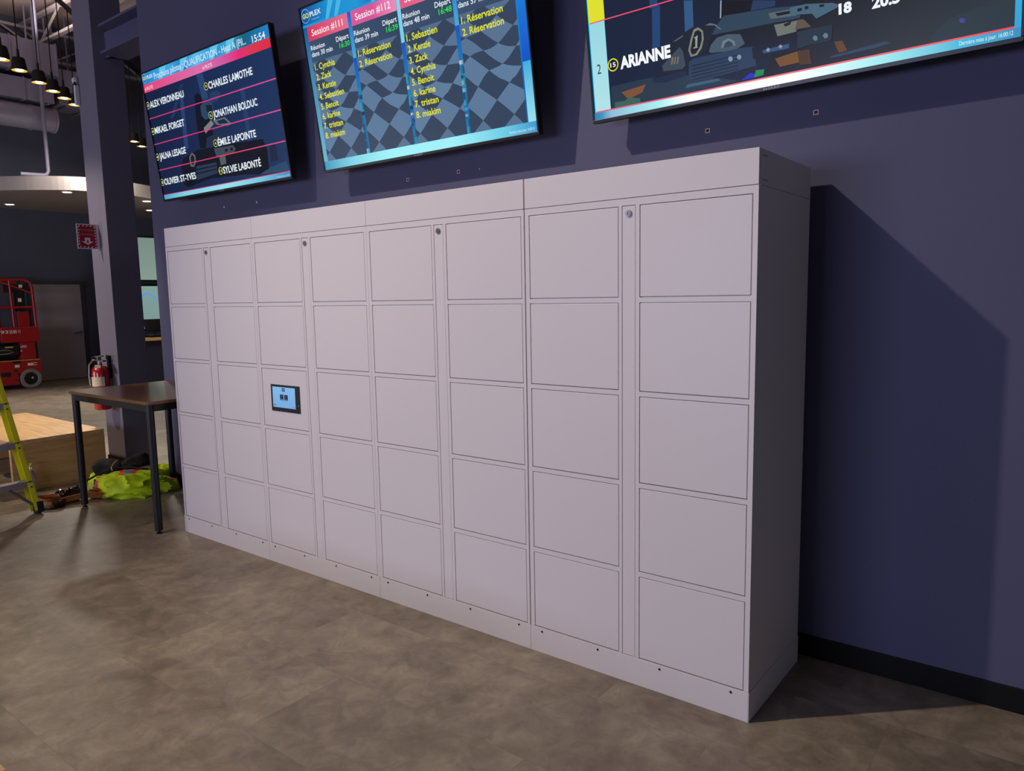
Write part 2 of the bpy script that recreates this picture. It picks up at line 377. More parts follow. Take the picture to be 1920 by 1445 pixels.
KART3=[
    ((30, 64, 112), [(0.332,0.435),(0.370,0.430),(0.359,0.264),(0.322,0.267)]),
    ((46, 84, 128), [(0.479,0.421),(0.518,0.412),(0.516,0.295),(0.477,0.299)]),
    ((34, 52, 70), [(0.104,0.149),(0.282,0.150),(0.485,0.125),(0.707,0.060),(0.459,0.055),(0.101,0.053)]),
    ((122, 78, 48), [(0.156,0.115),(0.280,0.126),(0.261,0.096),(0.189,0.079)]),
    ((150, 170, 180), [(0.637,0.382),(0.642,0.381),(0.637,0.316),(0.632,0.315)]),
    ((8, 10, 18), [(0.645,0.380),(0.766,0.350),(0.755,0.314),(0.683,0.314),(0.642,0.315)]),
    ((34, 54, 90), [(0.771,0.349),(0.858,0.327),(0.857,0.307),(0.760,0.313)]),
    ((40, 62, 82), [(0.618,0.294),(0.650,0.322),(0.684,0.318),(0.830,0.305),(0.952,0.287),(0.951,0.242),(0.809,0.250),(0.641,0.255),(0.591,0.260)]),
    ((84, 98, 98), [(0.829,0.288),(0.952,0.279),(0.952,0.263),(0.936,0.254),(0.838,0.265)]),
    ((14, 18, 28), [(0.856,0.281),(0.937,0.275),(0.928,0.266),(0.865,0.269)]),
    ((14, 20, 32), [(0.591,0.260),(0.809,0.249),(0.951,0.242),(0.950,0.180),(0.760,0.178),(0.562,0.193)]),
    ((20, 28, 44), [(0.419,0.265),(0.463,0.293),(0.512,0.309),(0.568,0.303),(0.608,0.283),(0.574,0.218),(0.552,0.195),(0.489,0.195),(0.480,0.126),(0.376,0.118),(0.310,0.135),(0.345,0.162)]),
    ((96, 106, 108), [(0.566,0.304),(0.589,0.307),(0.613,0.297),(0.637,0.272),(0.630,0.273),(0.608,0.294)]),
    ((80, 88, 92), [(0.419,0.272),(0.466,0.288),(0.468,0.282),(0.435,0.271)]),
    ((122, 128, 110), [(0.488,0.223),(0.501,0.266),(0.516,0.299),(0.537,0.303),(0.557,0.285),(0.559,0.253),(0.548,0.219),(0.526,0.196),(0.497,0.195)]),
    ((16, 20, 32), [(0.497,0.221),(0.509,0.260),(0.521,0.289),(0.537,0.293),(0.550,0.280),(0.550,0.251),(0.540,0.225),(0.521,0.204),(0.503,0.203)]),
    ((150, 156, 150), [(0.517,0.267),(0.533,0.273),(0.528,0.228),(0.533,0.225),(0.510,0.225),(0.512,0.229),(0.520,0.230),(0.522,0.261)]),
    ((56, 70, 84), [(0.364,0.187),(0.450,0.245),(0.464,0.223),(0.472,0.166),(0.455,0.155),(0.368,0.163)]),
    ((64, 84, 98), [(0.578,0.199),(0.590,0.224),(0.616,0.245),(0.661,0.248),(0.714,0.237),(0.732,0.197),(0.687,0.180),(0.588,0.192)]),
    ((100, 120, 130), [(0.631,0.201),(0.640,0.226),(0.665,0.232),(0.689,0.216),(0.693,0.199)]),
    ((46, 64, 78), [(0.641,0.199),(0.650,0.217),(0.665,0.223),(0.681,0.211),(0.683,0.199)]),
    ((36, 56, 84), [(0.488,0.176),(0.510,0.186),(0.712,0.184),(0.765,0.179),(0.776,0.104),(0.634,0.096),(0.497,0.095),(0.483,0.126)]),
    ((18, 30, 48), [(0.500,0.160),(0.701,0.162),(0.702,0.158),(0.500,0.155)]),
    ((18, 30, 48), [(0.500,0.146),(0.701,0.148),(0.701,0.145),(0.499,0.141)]),
    ((18, 30, 48), [(0.499,0.132),(0.700,0.135),(0.701,0.131),(0.499,0.127)]),
    ((18, 30, 48), [(0.498,0.118),(0.700,0.122),(0.700,0.118),(0.498,0.114)]),
    ((18, 30, 48), [(0.497,0.104),(0.699,0.108),(0.700,0.105),(0.497,0.100)]),
    ((120, 150, 165), [(0.660,0.154),(0.664,0.161),(0.673,0.161),(0.679,0.154),(0.679,0.146),(0.673,0.141),(0.664,0.143)]),
    ((120, 150, 165), [(0.697,0.153),(0.701,0.160),(0.710,0.160),(0.715,0.153),(0.714,0.145),(0.709,0.141),(0.700,0.144)]),
    ((16, 24, 38), [(0.760,0.176),(0.943,0.181),(0.942,0.126),(0.763,0.131)]),
    ((50, 78, 120), [(0.801,0.156),(0.907,0.159),(0.907,0.142),(0.806,0.144)]),
    ((130, 150, 170), [(0.816,0.155),(0.825,0.162),(0.833,0.154),(0.825,0.144)]),
    ((130, 150, 170), [(0.865,0.157),(0.874,0.163),(0.882,0.155),(0.874,0.147)]),
    ((104, 112, 102), [(0.851,0.240),(0.944,0.235),(0.935,0.196),(0.863,0.195)]),
    ((16, 20, 30), [(0.887,0.234),(0.918,0.237),(0.913,0.226),(0.893,0.224)]),
    ((112, 74, 28), [(0.851,0.115),(0.949,0.125),(0.948,0.082),(0.869,0.081)]),
    ((54, 90, 114), [(0.478,0.089),(0.618,0.086),(0.623,0.076),(0.466,0.075)]),
    ((28, 40, 190), [(0.712,0.059),(0.751,0.082),(0.775,0.069),(0.765,0.060)]),
    ((20, 130, 84), [(0.773,0.087),(0.808,0.084),(0.803,0.063),(0.765,0.061)]),
    ((120, 116, 96), [(0.412,0.211),(0.420,0.210),(0.413,0.182),(0.407,0.182)]),
    ((120, 116, 96), [(0.426,0.208),(0.432,0.208),(0.425,0.181),(0.419,0.181)]),
    ((120, 116, 96), [(0.439,0.207),(0.445,0.207),(0.439,0.180),(0.433,0.180)]),
    ((24, 36, 64), [(0.310,0.140),(0.454,0.146),(0.480,0.136),(0.480,0.126),(0.376,0.116),(0.320,0.124)]),
    ((66, 96, 116), [(0.914,0.287),(0.974,0.286),(1.071,0.266),(1.101,0.250),(1.011,0.225),(0.996,0.246),(0.913,0.261)]),
    ((12, 16, 28), [(0.942,0.277),(0.958,0.276),(0.959,0.266),(0.942,0.266)]),
    ((12, 16, 28), [(0.969,0.278),(0.983,0.277),(0.983,0.267),(0.970,0.267)]),
    ((12, 16, 28), [(1.023,0.271),(1.040,0.269),(1.041,0.261),(1.024,0.262)]),
    ((92, 78, 60), [(0.941,0.237),(0.964,0.234),(0.992,0.201),(0.931,0.204)]),
    ((30, 44, 58), [(0.940,0.193),(0.981,0.195),(1.070,0.190),(1.065,0.135),(0.975,0.137),(0.938,0.132)]),
    ((90, 120, 135), [(0.996,0.159),(1.003,0.168),(1.014,0.161),(1.014,0.148),(1.003,0.148)]),
    ((90, 120, 135), [(1.033,0.159),(1.041,0.168),(1.052,0.162),(1.052,0.149),(1.041,0.148)]),
    ((96, 62, 26), [(1.074,0.129),(1.104,0.126),(1.121,0.088),(1.091,0.086)]),
    ((70, 46, 20), [(0.938,0.123),(0.984,0.122),(0.992,0.067),(0.946,0.072)]),
    ((48, 62, 88), [(1.060,0.080),(1.251,0.092),(1.271,0.081),(1.218,0.076),(1.060,0.073)]),
    ((40, 54, 62), [(1.400,0.078),(1.452,0.121),(1.539,0.136),(1.639,0.126),(1.642,0.048),(1.397,0.054)]),
    ((70, 66, 140), [(1.483,0.110),(1.492,0.116),(1.503,0.107),(1.500,0.098),(1.489,0.099)]),
]

# ================================================================== SETTING
WY = .66            # face of the near wall
FX = -16.4          # face of the far wall
def struct(name, mb, m, **k): return tag(mb.build(name, m, **k), kind='structure')
struct('floor', MB().box((-18, -10, -.1), (5, 11, 0)), M['floor'])
struct('ceiling', MB().box((-18, -10, 7.3), (5, 11, 7.4)), M['ceiling'])
struct('wall_right', MB().box((-5.48, WY, 0), (5, WY+.2, 7.3)), M['wall'])
fw = struct('wall_back', MB().box((FX-.15, -10, 0), (FX, 11, 7.3)), M['farwall'])
struct('baseboard_right', MB().box((-5.49, WY-.008, 0), (5, WY, .1)), M['skirting'], bevel=.003)
# the far door
d = MB(); d.box((FX, 3.56, .012), (FX+.05, 4.50, 2.02)); door = struct('door_1', d, M['door'], bevel=.004)
f = MB(); f.box((FX, 3.49, 0), (FX+.07, 3.56, 2.09)); f.box((FX, 4.50, 0), (FX+.07, 4.57, 2.09)); f.box((FX, 3.56, 2.02), (FX+.07, 4.50, 2.09))
f.build('door_frame', M['doorframe'], door)
h = MB(); h.tube([(FX+.05, 4.43, 1.0), (FX+.10, 4.43, 1.0)], .03, 14); h.tube([(FX+.10, 4.43, 1.0), (FX+.11, 4.40, 1.0), (FX+.11, 4.28, .985)], .012, 8)
h.build('door_handle', M['chrome'], door, smooth=True); tag(door.children[-1], 'silver lever handle')
# curved bulkhead over the far end
ctl = [(FX, .6), (-15.3, 1.4), (-14.5, 1.85), (-13.77, 2.31), (-13.27, 2.73), (-12.92, 3.18), (-12.85, 3.75), (-13.0, 4.31), (-13.4, 5.1), (-14.2, 6.0), (-15.2, 6.7), (FX, 7.3)]
def catmull(P, n=6):
    out = []
    for i in range(len(P)-1):
        p0, p1, p2, p3 = [Vector((*P[max(0, min(len(P)-1, j))], 0)) for j in (i-1, i, i+1, i+2)]
        for k in range(n):
            t = k/n; out.append(.5*((2*p1)+(-p0+p2)*t+(2*p0-5*p1+4*p2-p3)*t*t+(-p0+3*p1-3*p2+p3)*t**3))
    out.append(Vector((*P[-1], 0))); return [(p.x, p.y) for p in out]
C_ = catmull(ctl); mb = MB(); k = len(C_)
mb.add([(x, y, 3.53) for x, y in C_]+[(x, y, 3.76) for x, y in C_], [tuple(reversed(range(k))), tuple(range(k, 2*k))]+[(i, (i+1) % k, k+(i+1) % k, k+i) for i in range(k)])
bulk = mb.build('ceiling_bulkhead', M['white_paint'])
tag(bulk, 'curved white ceiling bulkhead jutting from the far dark wall above the door', 'bulkhead')
dl = [('glowing round downlight in bulkhead nearest its left front edge', -13.23, 3.14), ('glowing round downlight in bulkhead at the far left of the photo', -15.67, 3.08),
      ('glowing round downlight in bulkhead just right of the column, upper one', -13.5, 4.66), ('glowing round downlight in bulkhead right of the column, lower one', -14.86, 5.40)]
for lab, x, y in dl:
    e = empty('downlight', (x, y, 3.53), lab, 'ceiling light', 'recessed downlights in the curved bulkhead')
    mb = MB(); mb.lathe([(.10, -.004), (.10, .0)], n=20); mb.build('trim_ring', M['whiteplastic'], e)
    mb = MB(); mb.lathe([(.07, -.008), (.07, -.004)], n=20); mb.build('lamp', M['downlight'], e)

# column beside the opening, with its sign, extinguisher and emergency lamp
col = MB().box((-6.78, .70, 0), (-6.42, .98, 7.3)).build('column', M['column'], bevel=.004)
tag(col, 'tall square grey-blue column standing between the dark hall and the table', 'column')
MB().box((-6.788, .692, 0), (-6.412, .988, .1)).build('baseboard', M['skirting'], col)
# steel beam from column to wall
b = MB(); b.box((-6.25, .69, 4.065), (-5.48, .93, 4.085)); b.box((-6.42, .80, 3.85), (-5.48, .815, 4.07)); b.box((-6.25, .69, 3.832), (-5.48, .93, 3.852))
tag(b.build('steel_beam', M['wall']), 'navy painted steel I-beam joining the column to the wall high up', 'beam')

# ================================================================== CEILING THINGS, FAR HALL
def duct(name, lab, a, bb, seams):
    mb = MB(); mb.box(a, bb)
    for s in seams: mb.box((a[0]-.02, s-.015, a[2]-.02), (bb[0]+.02, s+.015, bb[2]+.02))
    o = mb.build(name, M['duct'], bevel=.008); tag(o, lab, 'duct')
    for y in (bb[1]-.12, max(a[1], .8)+.3 if bb[1]-a[1] > 1.5 else bb[1]-.5):
        hg = MB(); hg.box((a[0]-.03, y-.015, a[2]-.035), (bb[0]+.03, y+.015, a[2]-.021)); hg.box((a[0]-.035, y-.015, a[2]-.035), (a[0]-.023, y+.015, 7.3)); hg.build('hanger', M['duct'], o)
duct('air_duct', 'upper rectangular grey air duct hanging under the far ceiling', (-15.4, .8, 5.86), (-14.72, 3.79, 6.42), (1.9, 3.0, 3.76))
duct('air_duct', 'lower rectangular grey air duct between upper duct and round duct', (-15.5, .8, 5.36), (-14.8, 3.70, 5.74), (1.8, 2.45, 3.2))
duct('duct_box', 'tall grey duct box at the far ceiling next to the column', (-15.6, 3.82, 5.40), (-14.9, 4.45, 6.06), (4.4,))
mb = MB(); mb.tube([(-14.95, .8, 5.08), (-14.95, 3.72, 5.08)], .22, 28)
for y in (1.5, 2.4, 3.3, 3.70): mb.tube([(-14.95, y-.02, 5.08), (-14.95, y+.02, 5.08)], .235, 28)
tag(mb.build('round_duct', M['duct'], smooth=True), 'round grey spiral duct with a flat end below the rectangular ducts', 'duct')
mb = MB(); mb.tube([(-14.62, 3.41, 7.3), (-14.62, 3.41, 4.07), (-14.62, 3.38, 4.01), (-14.62, 3.32, 3.99), (-14.62, 2.94, 3.975)], .034, 10)
tag(mb.build('conduit_pipe', M['duct'], smooth=True), 'thin grey vertical pipe with an elbow at its foot in front of ducts', 'pipe')
mb = MB(); mb.tube([(-15.2, 2.70, 4.9), (-15.2, 2.76, 3.95)], .02, 8)
tag(mb.build('short_pipe', M['duct']), 'short thin pipe at the left edge above the bulkhead', 'pipe')
def joist(lab, p, q, depth, n):
    n = max(3, n//2)
    mb = MB(); p = Vector(p); q = Vector(q); dn = Vector((0, 0, -depth))
    mb.bar(p, q, .09, .05); mb.bar(p+dn, q+dn, .09, .05)
    for i in range(n):
        a = p.lerp(q, i/n); c = p.lerp(q, (i+.5)/n)+dn; e = p.lerp(q, (i+1)/n)
        mb.bar(a, c, .03, .03); mb.bar(c, e, .03, .03)
    mb.bar(p.lerp(q, .5)+Vector((0, 0, .02)), p.lerp(q, .5)+Vector((0, 0, .27)), .05, .05)
    tag(mb.build('ceiling_joist', M['joist']), lab, 'joist', 'white open web joists under the ceiling')
joist('white open web joist crossing furthest back beneath the ceiling', (-16.2, 1.5, 7.05), (-16.0, 7.0, 7.05), .55, 7)
joist('white open web joist running nearest the lamps beneath the ceiling', (-16.3, 3.75, 7.1), (-9.0, 3.95, 7.1), .5, 9)
joist('white open web joist next to the duct box beneath the ceiling', (-16.3, 4.75, 7.1), (-9.0, 4.9, 7.1), .5, 9)

# pendant lamps on a track
T0 = Vector((-9.2, .111, 6.32)); T1 = Vector((-15.6, 6.012, 6.32))
trk = MB().bar(T0, T1, .05, .06).bar(T0+Vector((0, 0, .0)), T0+Vector((0, 0, .98)), .012, .012).bar(T0.lerp(T1, .95), T0.lerp(T1, .95)+Vector((0, 0, .98)), .012, .012).build('lighting_track', M['blackm'])
tag(trk, 'black ceiling track from which the row of pendant lamps hangs', 'track')
pend = [(-10.62, 1.42, 'leftmost in the row, at the photo edge'), (-10.98, 1.77, 'second from the left in the row'), (-11.42, 2.12, 'third from the left, bulb barely seen'),
        (-11.76, 2.42, 'fourth from the left in the row'), (-12.06, 2.70, 'fifth from the left, brightest in the row'), (-12.36, 2.985, 'sixth from the left, at the column edge'),
        (-14.50, 5.03, 'seen right of the column, left of the pair'), (-14.86, 5.33, 'seen right of the column, right of the pair')]
p0 = None
for x, y, lab in pend:
    if p0 is None:
        p0 = e = empty('pendant_lamp', (0, 0, 0), '', 'lamp')
        mb = MB(); mb.tube([(0, 0, .16), (0, 0, 1.389)], .008, 6); mb.build('cord', M['matte_black'], e)
        mb = MB(); mb.lathe([(.001, .20), (.016, .20), (.018, .09), (.070, .085), (.078, .07), (.100, -.085), (.098, -.085), (.066, .06), (.001, .06)], n=28, cap=False); mb.build('lamp_shade', M['lampshade'], e, smooth=True)
        mb = MB(); mb.lathe([(.096, -.082), (.050, -.05)], n=28, cap=False); mb.build('reflector', M['lamp_rim'], e, smooth=True)
        mb = MB(); mb.lathe([(.046, -.082), (.052, -.052)], n=20); mb.build('bulb', M['lamp_glow'], e)
    else: e = copy_tree(p0)
    e.location = (x, .111+(-9.2-x)*.922, 4.9); tag(e, 'charcoal pendant lamp with glowing bulb, '+lab, 'lamp', 'pendant lamps hanging in a row')
e = empty('emergency_light', (-6.76, .68, 3.58), 'narrow white fixture with a round head on the column edge beside pendant lamps', 'light fixture')
mb = MB(); mb.box((-.02, -.02, -.11), (.01, .02, .07)); mb.build('housing', M['whiteplastic'], e, bevel=.005)
mb = MB(); mb.blob((-.02, -.0, .115), (.028, .028, .035), 14, 8); mb.build('lamp_head', M['whiteplastic'], e, smooth=True)
mb = MB(); mb.tube([(-.005, -.005, .06), (-.01, -.01, .10)], .012, 8); mb.build('neck', M['black'], e)

# opening right of the column: counter, device and two lit displays
e = empty('service_counter', (-14.0, 5.3, 0), 'light wood topped service counter seen through the gap right of the column', 'counter')
MB().box((-.5, -.75, .84), (.06, .9, .9)).build('countertop', M['oak_y'], e, bevel=.004)
MB().box((-.46, -.7, 0), (0, .86, .84)).build('front_panel', M['doorframe'], e)
def display(z0, z1, lab, draw):
    e = empty('wall_display', (-14.6, 4.9, z0), lab, 'screen', 'lit displays behind the counter'); hgt = z1-z0
    e.rotation_euler = (0, 0, PI/2)   # local -Y looks towards +X
    MB().box((-.1, .004, 0), (1.0, .05, hgt)).build('frame', M['black'], e, bevel=.004)
    fl = Flat(); draw(fl, hgt); fl.build('screen', e, loc=(-.05, 0, .0))
def d1(fl, h): fl.rect(0, .04, 1.0, h-.05, (132, 152, 142), (118, 140, 130), True)
def d2(fl, h):
    fl.rect(0, .04, 1.0, h-.05, (120, 148, 146), (128, 158, 152), True)
    fl.ring(.22, .62, .13, .16, (86, 150, 235)); fl.rect(.04, .40, .40, .62, (124, 153, 149))
display(2.03, 2.98, 'pale lit display behind the counter, the upper one', d1)
display(1.02, 1.99, 'pale lit display with a blue arch behind the counter, the lower one', d2)
e = empty('till_terminal', (-14.15, 4.96, .9), 'black till terminal with tilted screen standing on the service counter', 'terminal')
MB().box((-.12, -.15, 0), (.12, .15, .05)).build('base', M['black'], e, bevel=.01)
MB().tube([(0, 0, .04), (-.03, 0, .16)], .025, 8).build('neck', M['black'], e)
MB().box((-.02, -.19, -.13), (.02, .19, .13), Euler((0, -.35, 0)).to_matrix(), (-.04, 0, .24)).build('monitor', M['black'], e, bevel=.008)

# ================================================================== SCISSOR LIFT
e = empty('scissor_lift', (-15.5, 2.6, 0), 'red scissor lift parked in front of the far dark wall', 'lift machine')
def rel(mb): mb.v = [(x+15.5, y-2.6, z) for x, y, z in mb.v]; return mb
X0, X1 = -15.95, -15.2
Y0 = 1.35
mb = MB()
for X in (X1, X0):
    mb.tube([(X, Y0, 1.18), (X, Y0, 2.08), (X, 3.02, 2.08), (X, 3.12, 2.03), (X, 3.155, 1.93), (X, 3.17, 1.18)], .028, 10)
    mb.tube([(X, Y0, 1.56), (X, 3.15, 1.56)], .024, 10)
    mb.tube([(X, 2.80, 1.18), (X, 2.78, 2.08)], .024, 10)
    mb.tube([(X, 2.55, 2.07), (X, 3.13, 1.83)], .018, 8)
mb.tube([(X1, 3.16, 1.9), (X0, 3.16, 1.9)], .024, 10); mb.tube([(X1, 3.16, 1.5), (X0, 3.16, 1.5)], .024, 10)
rel(mb).build('guard_rail', M['red'], e, smooth=True)
mb = MB(); mb.box((X0, Y0, .93), (X1+.03, 3.17, 1.17)); mb.box((X1+.03, 2.55, .90), (X1+.05, 3.19, 1.19)); rel(mb).build('platform', M['red'], e, bevel=.012)
fl = Flat(); fl.text('932E', 0, 0, .27, .055, (205, 195, 195), .02); fl.rect(.295, 0, .303, .055, (205, 195, 195)); fl.rect(.318, 0, .326, .055, (205, 195, 195))
M['decal'] = mat('white_decal', (210, 200, 200), .6)
o = fl.build('model_decal', e, M['decal'], loc=(.355, -.055, 1.075)); o.rotation_euler = (0, 0, PI/2)
mb = MB(); mb.box((X1-.05, 2.86, 1.19), (X1+.02, 3.06, 1.46)); rel(mb).build('control_box', M['red'], e, bevel=.01)
mb = MB(); mb.box((X1-.14, 2.88, 1.48), (X1+.0, 3.02, 1.86)); mb.box((X1-.2, 2.74, 1.84), (X1+.01, 3.05, 2.0)); mb.tube([(X1, 2.95, 2.0), (X1+.02, 2.92, 2.07)], .02, 8)
mb.cur = 1; mb.box((X1, 2.90, 1.66), (X1+.006, 2.96, 1.73)); mb.box((X1+.01, 2.93, 1.93), (X1+.016, 2.99, 1.985)); rel(mb).build('control_panel', [M['black'], M['paper']], e, bevel=.006)
mb = MB()
for i in range(4):
    z = .60+i*.075
    mb.bar((X1-.1, 1.5, z), (X1-.1, 2.98, z+.05), .03, .05); mb.bar((X1-.16, 1.5, z+.05), (X1-.16, 2.98, z), .03, .05)
rel(mb).build('scissor_arm', M['darksteel'], e)
mb = MB(); mb.box((X0, 2.87, .56), (X1-.01, 3.13, .90)); rel(mb).build('entry_step', M['red'], e, bevel=.01)
fl = Flat(); fl.text('ARD', 0, 0, .115, .045, (205, 195, 195), .02)
o = fl.build('maker_decal', e, M['decal'], loc=(.296, .26, .79)); o.rotation_euler = (0, 0, PI/2)
fl = Flat(); fl.text('S', 0, 0, .03, .035, (205, 195, 195), .02); o = fl.build('letter_decal', e, M['decal'], loc=(.296, .26, .715)); o.rotation_euler = (0, 0, PI/2)
mb = MB(); mb.box((X1-.02, 1.4, .66), (X1+.02, 2.83, .84)); mb.cur = 1; mb.box((X1+.02, 2.60, .80), (X1+.026, 2.74, .825)); rel(mb).build('power_pack', [M['black'], M['extlabel']], e, bevel=.02)
mb = MB(); mb.tube([(X1+.03, 2.30, .72), (X1+.035, 2.45, .76), (X1+.035, 2.65, .76), (X1+.03, 2.74, .72), (X1+.035, 2.62, .69), (X1+.035, 2.42, .69), (X1+.03, 2.30, .72)], .012, 6); rel(mb).build('hose', M['tyre'], e, smooth=True)
mb = MB(); mb.box((X0, Y0, .30), (X1, 3.20, .555)); mb.box((X0, Y0, .09), (X1, 2.80, .31)); mb.box((X0+.05, 2.7, .18), (X1-.16, 3.15, .32))
mb.cur = 1; mb.box((X1, Y0, .545), (X1+.012, 3.18, .558)); mb.cur = 2; mb.box((X1, 2.96, .44), (X1+.006, 3.12, .49)); mb.box((X1, 2.74, .42), (X1+.006, 2.82, .47)); mb.cur = 3; mb.box((X1, 3.06, .455), (X1+.009, 3.115, .478)); mb.box((X1, 2.70, .50), (X1+.008, 2.84, .545)); mb.box((X1, 2.72, .34), (X1+.008, 2.78, .38)); mb.box((X1, 2.50, .26), (X1+.008, 2.66, .34)); mb.box((X1, 2.73, .17), (X1+.008, 2.80, .19))
rel(mb).build('chassis', [M['red'], M['extlabel'], M['paper'], M['black']], e, bevel=.008)
mb = MB(); mb.tube([(X1-.05, 2.84, .36), (X1-.05, 2.88, .395), (X1-.05, 3.15, .385)], .02, 6); rel(mb).build('fender', M['red'], e)
for y, x in ((3.0, X1), (1.6, X1), (3.0, X0), (1.6, X0)):
    sg = 1 if x == X1 else -1
    mb = MB(); n_ = 30
    pr = [(-.10, .02), (-.10, .165), (-.085, .19), (-.02, .19), (.0, .175), (.0, .13), (-.025, .115), (-.03, .01)]
    vs = []; fs = []
    for i in range(n_):
        a = 2*PI*i/n_
        for dx, r in pr: vs.append((x+sg*(dx+.02), y+r*math.cos(a), .19+r*math.sin(a)))
    np_ = len(pr)
    for i in range(n_):
        for j in range(np_-1): fs.append((i*np_+j, i*np_+j+1, ((i+1) % n_)*np_+j+1, ((i+1) % n_)*np_+j))
    mb.add(vs, fs); wo = rel(mb).build('wheel', M['tyre'], e, smooth=True)
    mb = MB(); mb.tube([(x-sg*.03, y, .19), (x-sg*.002, y, .19)], .118, 20); mb.cur = 1; mb.tube([(x, y+.02, .205), (x+sg*.012, y+.02, .205)], .02, 8); rel(mb).build('hub', [M['black'], M['chrome']], wo)
    mb.cur = 0

# ================================================================== NEARER LEFT: BENCH, TABLE, LADDER, SIGN, EXTINGUISHER
e = empty('wooden_bench', (-7.2, .08, 0), 'wide light oak bench platform beside the column, open at its near end', 'bench')
MB().box((-.92, -.39, .415), (.92, .38, .45)).build('top_board', M['oak_x'], e, bevel=.002)
MB().box((.875, -.39, 0), (.92, .38, .415)).build('end_panel', M['oak_y'], e, bevel=.002)
MB().box((-.92, -.39, 0), (-.885, .38, .415)).build('end_panel', M['oak_y'], e, bevel=.002)
MB().box((-.885, .345, 0), (.885, .38, .415)).build('back_panel', M['oak_x'], e, bevel=.002)
mb = MB(); mb.tube([(-6.7+.1*math.sin(t*.9), -.08+.13*math.cos(t*.63), .012+.012*t) for t in [i*.5 for i in range(24)]], .012, 6)
tag(mb.build('black_cable', M['matte_black'], smooth=True, loc=(-6.7, -.08, 0)), 'coil of black cable lying under the open end of the oak bench', 'cable')
e = empty('wooden_bench', (-2.16, -2.5, 0), 'corner of a light oak bench cut off at the bottom left of the photo', 'bench')
MB().box((-1.0, -.45, .415), (1.0, .482, .45)).build('top_board', M['oak_x'], e, bevel=.002)
MB().box((.965, -.45, 0), (1.0, .482, .415)).build('end_panel', M['oak_y'], e, bevel=.002)
MB().box((-1.0, -.45, 0), (-.965, .482, .415)).build('end_panel', M['oak_y'], e, bevel=.002)

e = empty('side_table', (-4.74, .23, 0), 'black framed table with brown laminate top standing left of the lockers', 'table')
TZ = .935; tx, ty = .63, .405
mb = MB(); r_ = .035; o_ = []
for cx, cy, a0 in ((tx-r_, ty-r_, 0), (-tx+r_, ty-r_, 90), (-tx+r_, -ty+r_, 180), (tx-r_, -ty+r_, 270)):
    for i in range(6): a = math.radians(a0+18*i); o_.append((cx+r_*math.cos(a), cy+r_*math.sin(a)))
k = len(o_); mb.add([(x, y, TZ-.022) for x, y in o_]+[(x, y, TZ) for x, y in o_], [tuple(reversed(range(k))), tuple(range(k, 2*k))]+[(i, (i+1) % k, k+(i+1) % k, k+i) for i in range(k)])
mb.build('tabletop', M['walnut'], e, bevel=.002)
mb = MB(); q_ = .02
for s_ in (-1, 1):
    mb.box((-tx+.03, s_*(ty-.035)-q_/2, TZ-.075), (tx-.03, s_*(ty-.035)+q_/2, TZ-.022)); mb.box((s_*(tx-.045)-q_/2, -ty+.03, TZ-.075), (s_*(tx-.045)+q_/2, ty-.03, TZ-.022))
mb.build('apron', M['blackm'], e, bevel=.002)
for sx in (-1, 1):
    for sy in (-1, 1):
        x, y = sx*(tx-.04), sy*(ty-.04)
        lg = MB().tube([(x, y, .022), (x, y, TZ-.022)], .026, 16).build('leg', M['blackm'], e, smooth=True)
        MB().lathe([(.008, .0221), (.008, .010), (.019, .008), (.021, 0)], (x, y, 0), 14).build('levelling_foot', M['darksteel'], lg)

# stepladder: front rails, steps, back rails
e = empty('stepladder', (-5.42, -.43, 0), 'yellow fibreglass stepladder with grey steps at the left edge of the photo', 'ladder')
sd = Vector((math.sin(.1), -math.cos(.1), 0)); fd = Vector((-math.cos(.1), -math.sin(.1), 0))
def rail(side, z, lean): return sd*(side*(.0+.075*z) + (0 if side > 0 else .66)) + fd*(lean*z) + Vector((0, 0, z))
HT = 1.9
def channel(mb, p, q, outer):   # C channel: web outside, flanges turned inward
    o = outer
    d = (q-p).normalized(); n_ = fd - d*fd.dot(d); n_.normalize()
    a = -o     # inward direction
    for pp, wa, wb in (((p, q), .075, .004), ):
        u = n_; v = o
        def slab(c0, c1, w1, w2):
            vs = [c+u*i*w1/2+v*j*w2/2 for c in (p+c0, q+c0) for i, j in ((-1, -1), (1, -1), (1, 1), (-1, 1))]
            mb.add(vs, [(0, 3, 2, 1), (4, 5, 6, 7), (0, 1, 5, 4), (1, 2, 6, 5), (2, 3, 7, 6), (3, 0, 4, 7)])
        slab(Vector(), None, .088, .006)
        slab(a*.018-u*.0415, None, .005, .038); slab(a*.018+u*.0415, None, .005, .038)
for side in (1, -1):
    mb = MB(); channel(mb, rail(side, .03, .26), rail(side, HT, .26), -sd*side); rl = mb.build('front_rail', M['yellow'], e)
    mb = MB(); P = rail(side, 0, .26); R_ = Matrix.Rotation(.1, 3, 'Z')
    mb.box((-.05, -.025, 0), (.045, .025, .085), Euler((0, -.25, 0)).to_matrix(), P+Vector((0, 0, .011)))
    mb.build('rubber_foot', M['matte_black'], rl, bevel=.006)
    for z in (.24, .54, .84, 1.14):
        for dz in (-.02, .02):
            c = rail(side, z+dz, .26)-fd*.045+sd*side*.018
            mb = MB(); mb.tube([c, c-fd*.004], .006, 8); mb.build('rivet', M['darksteel'], rl)
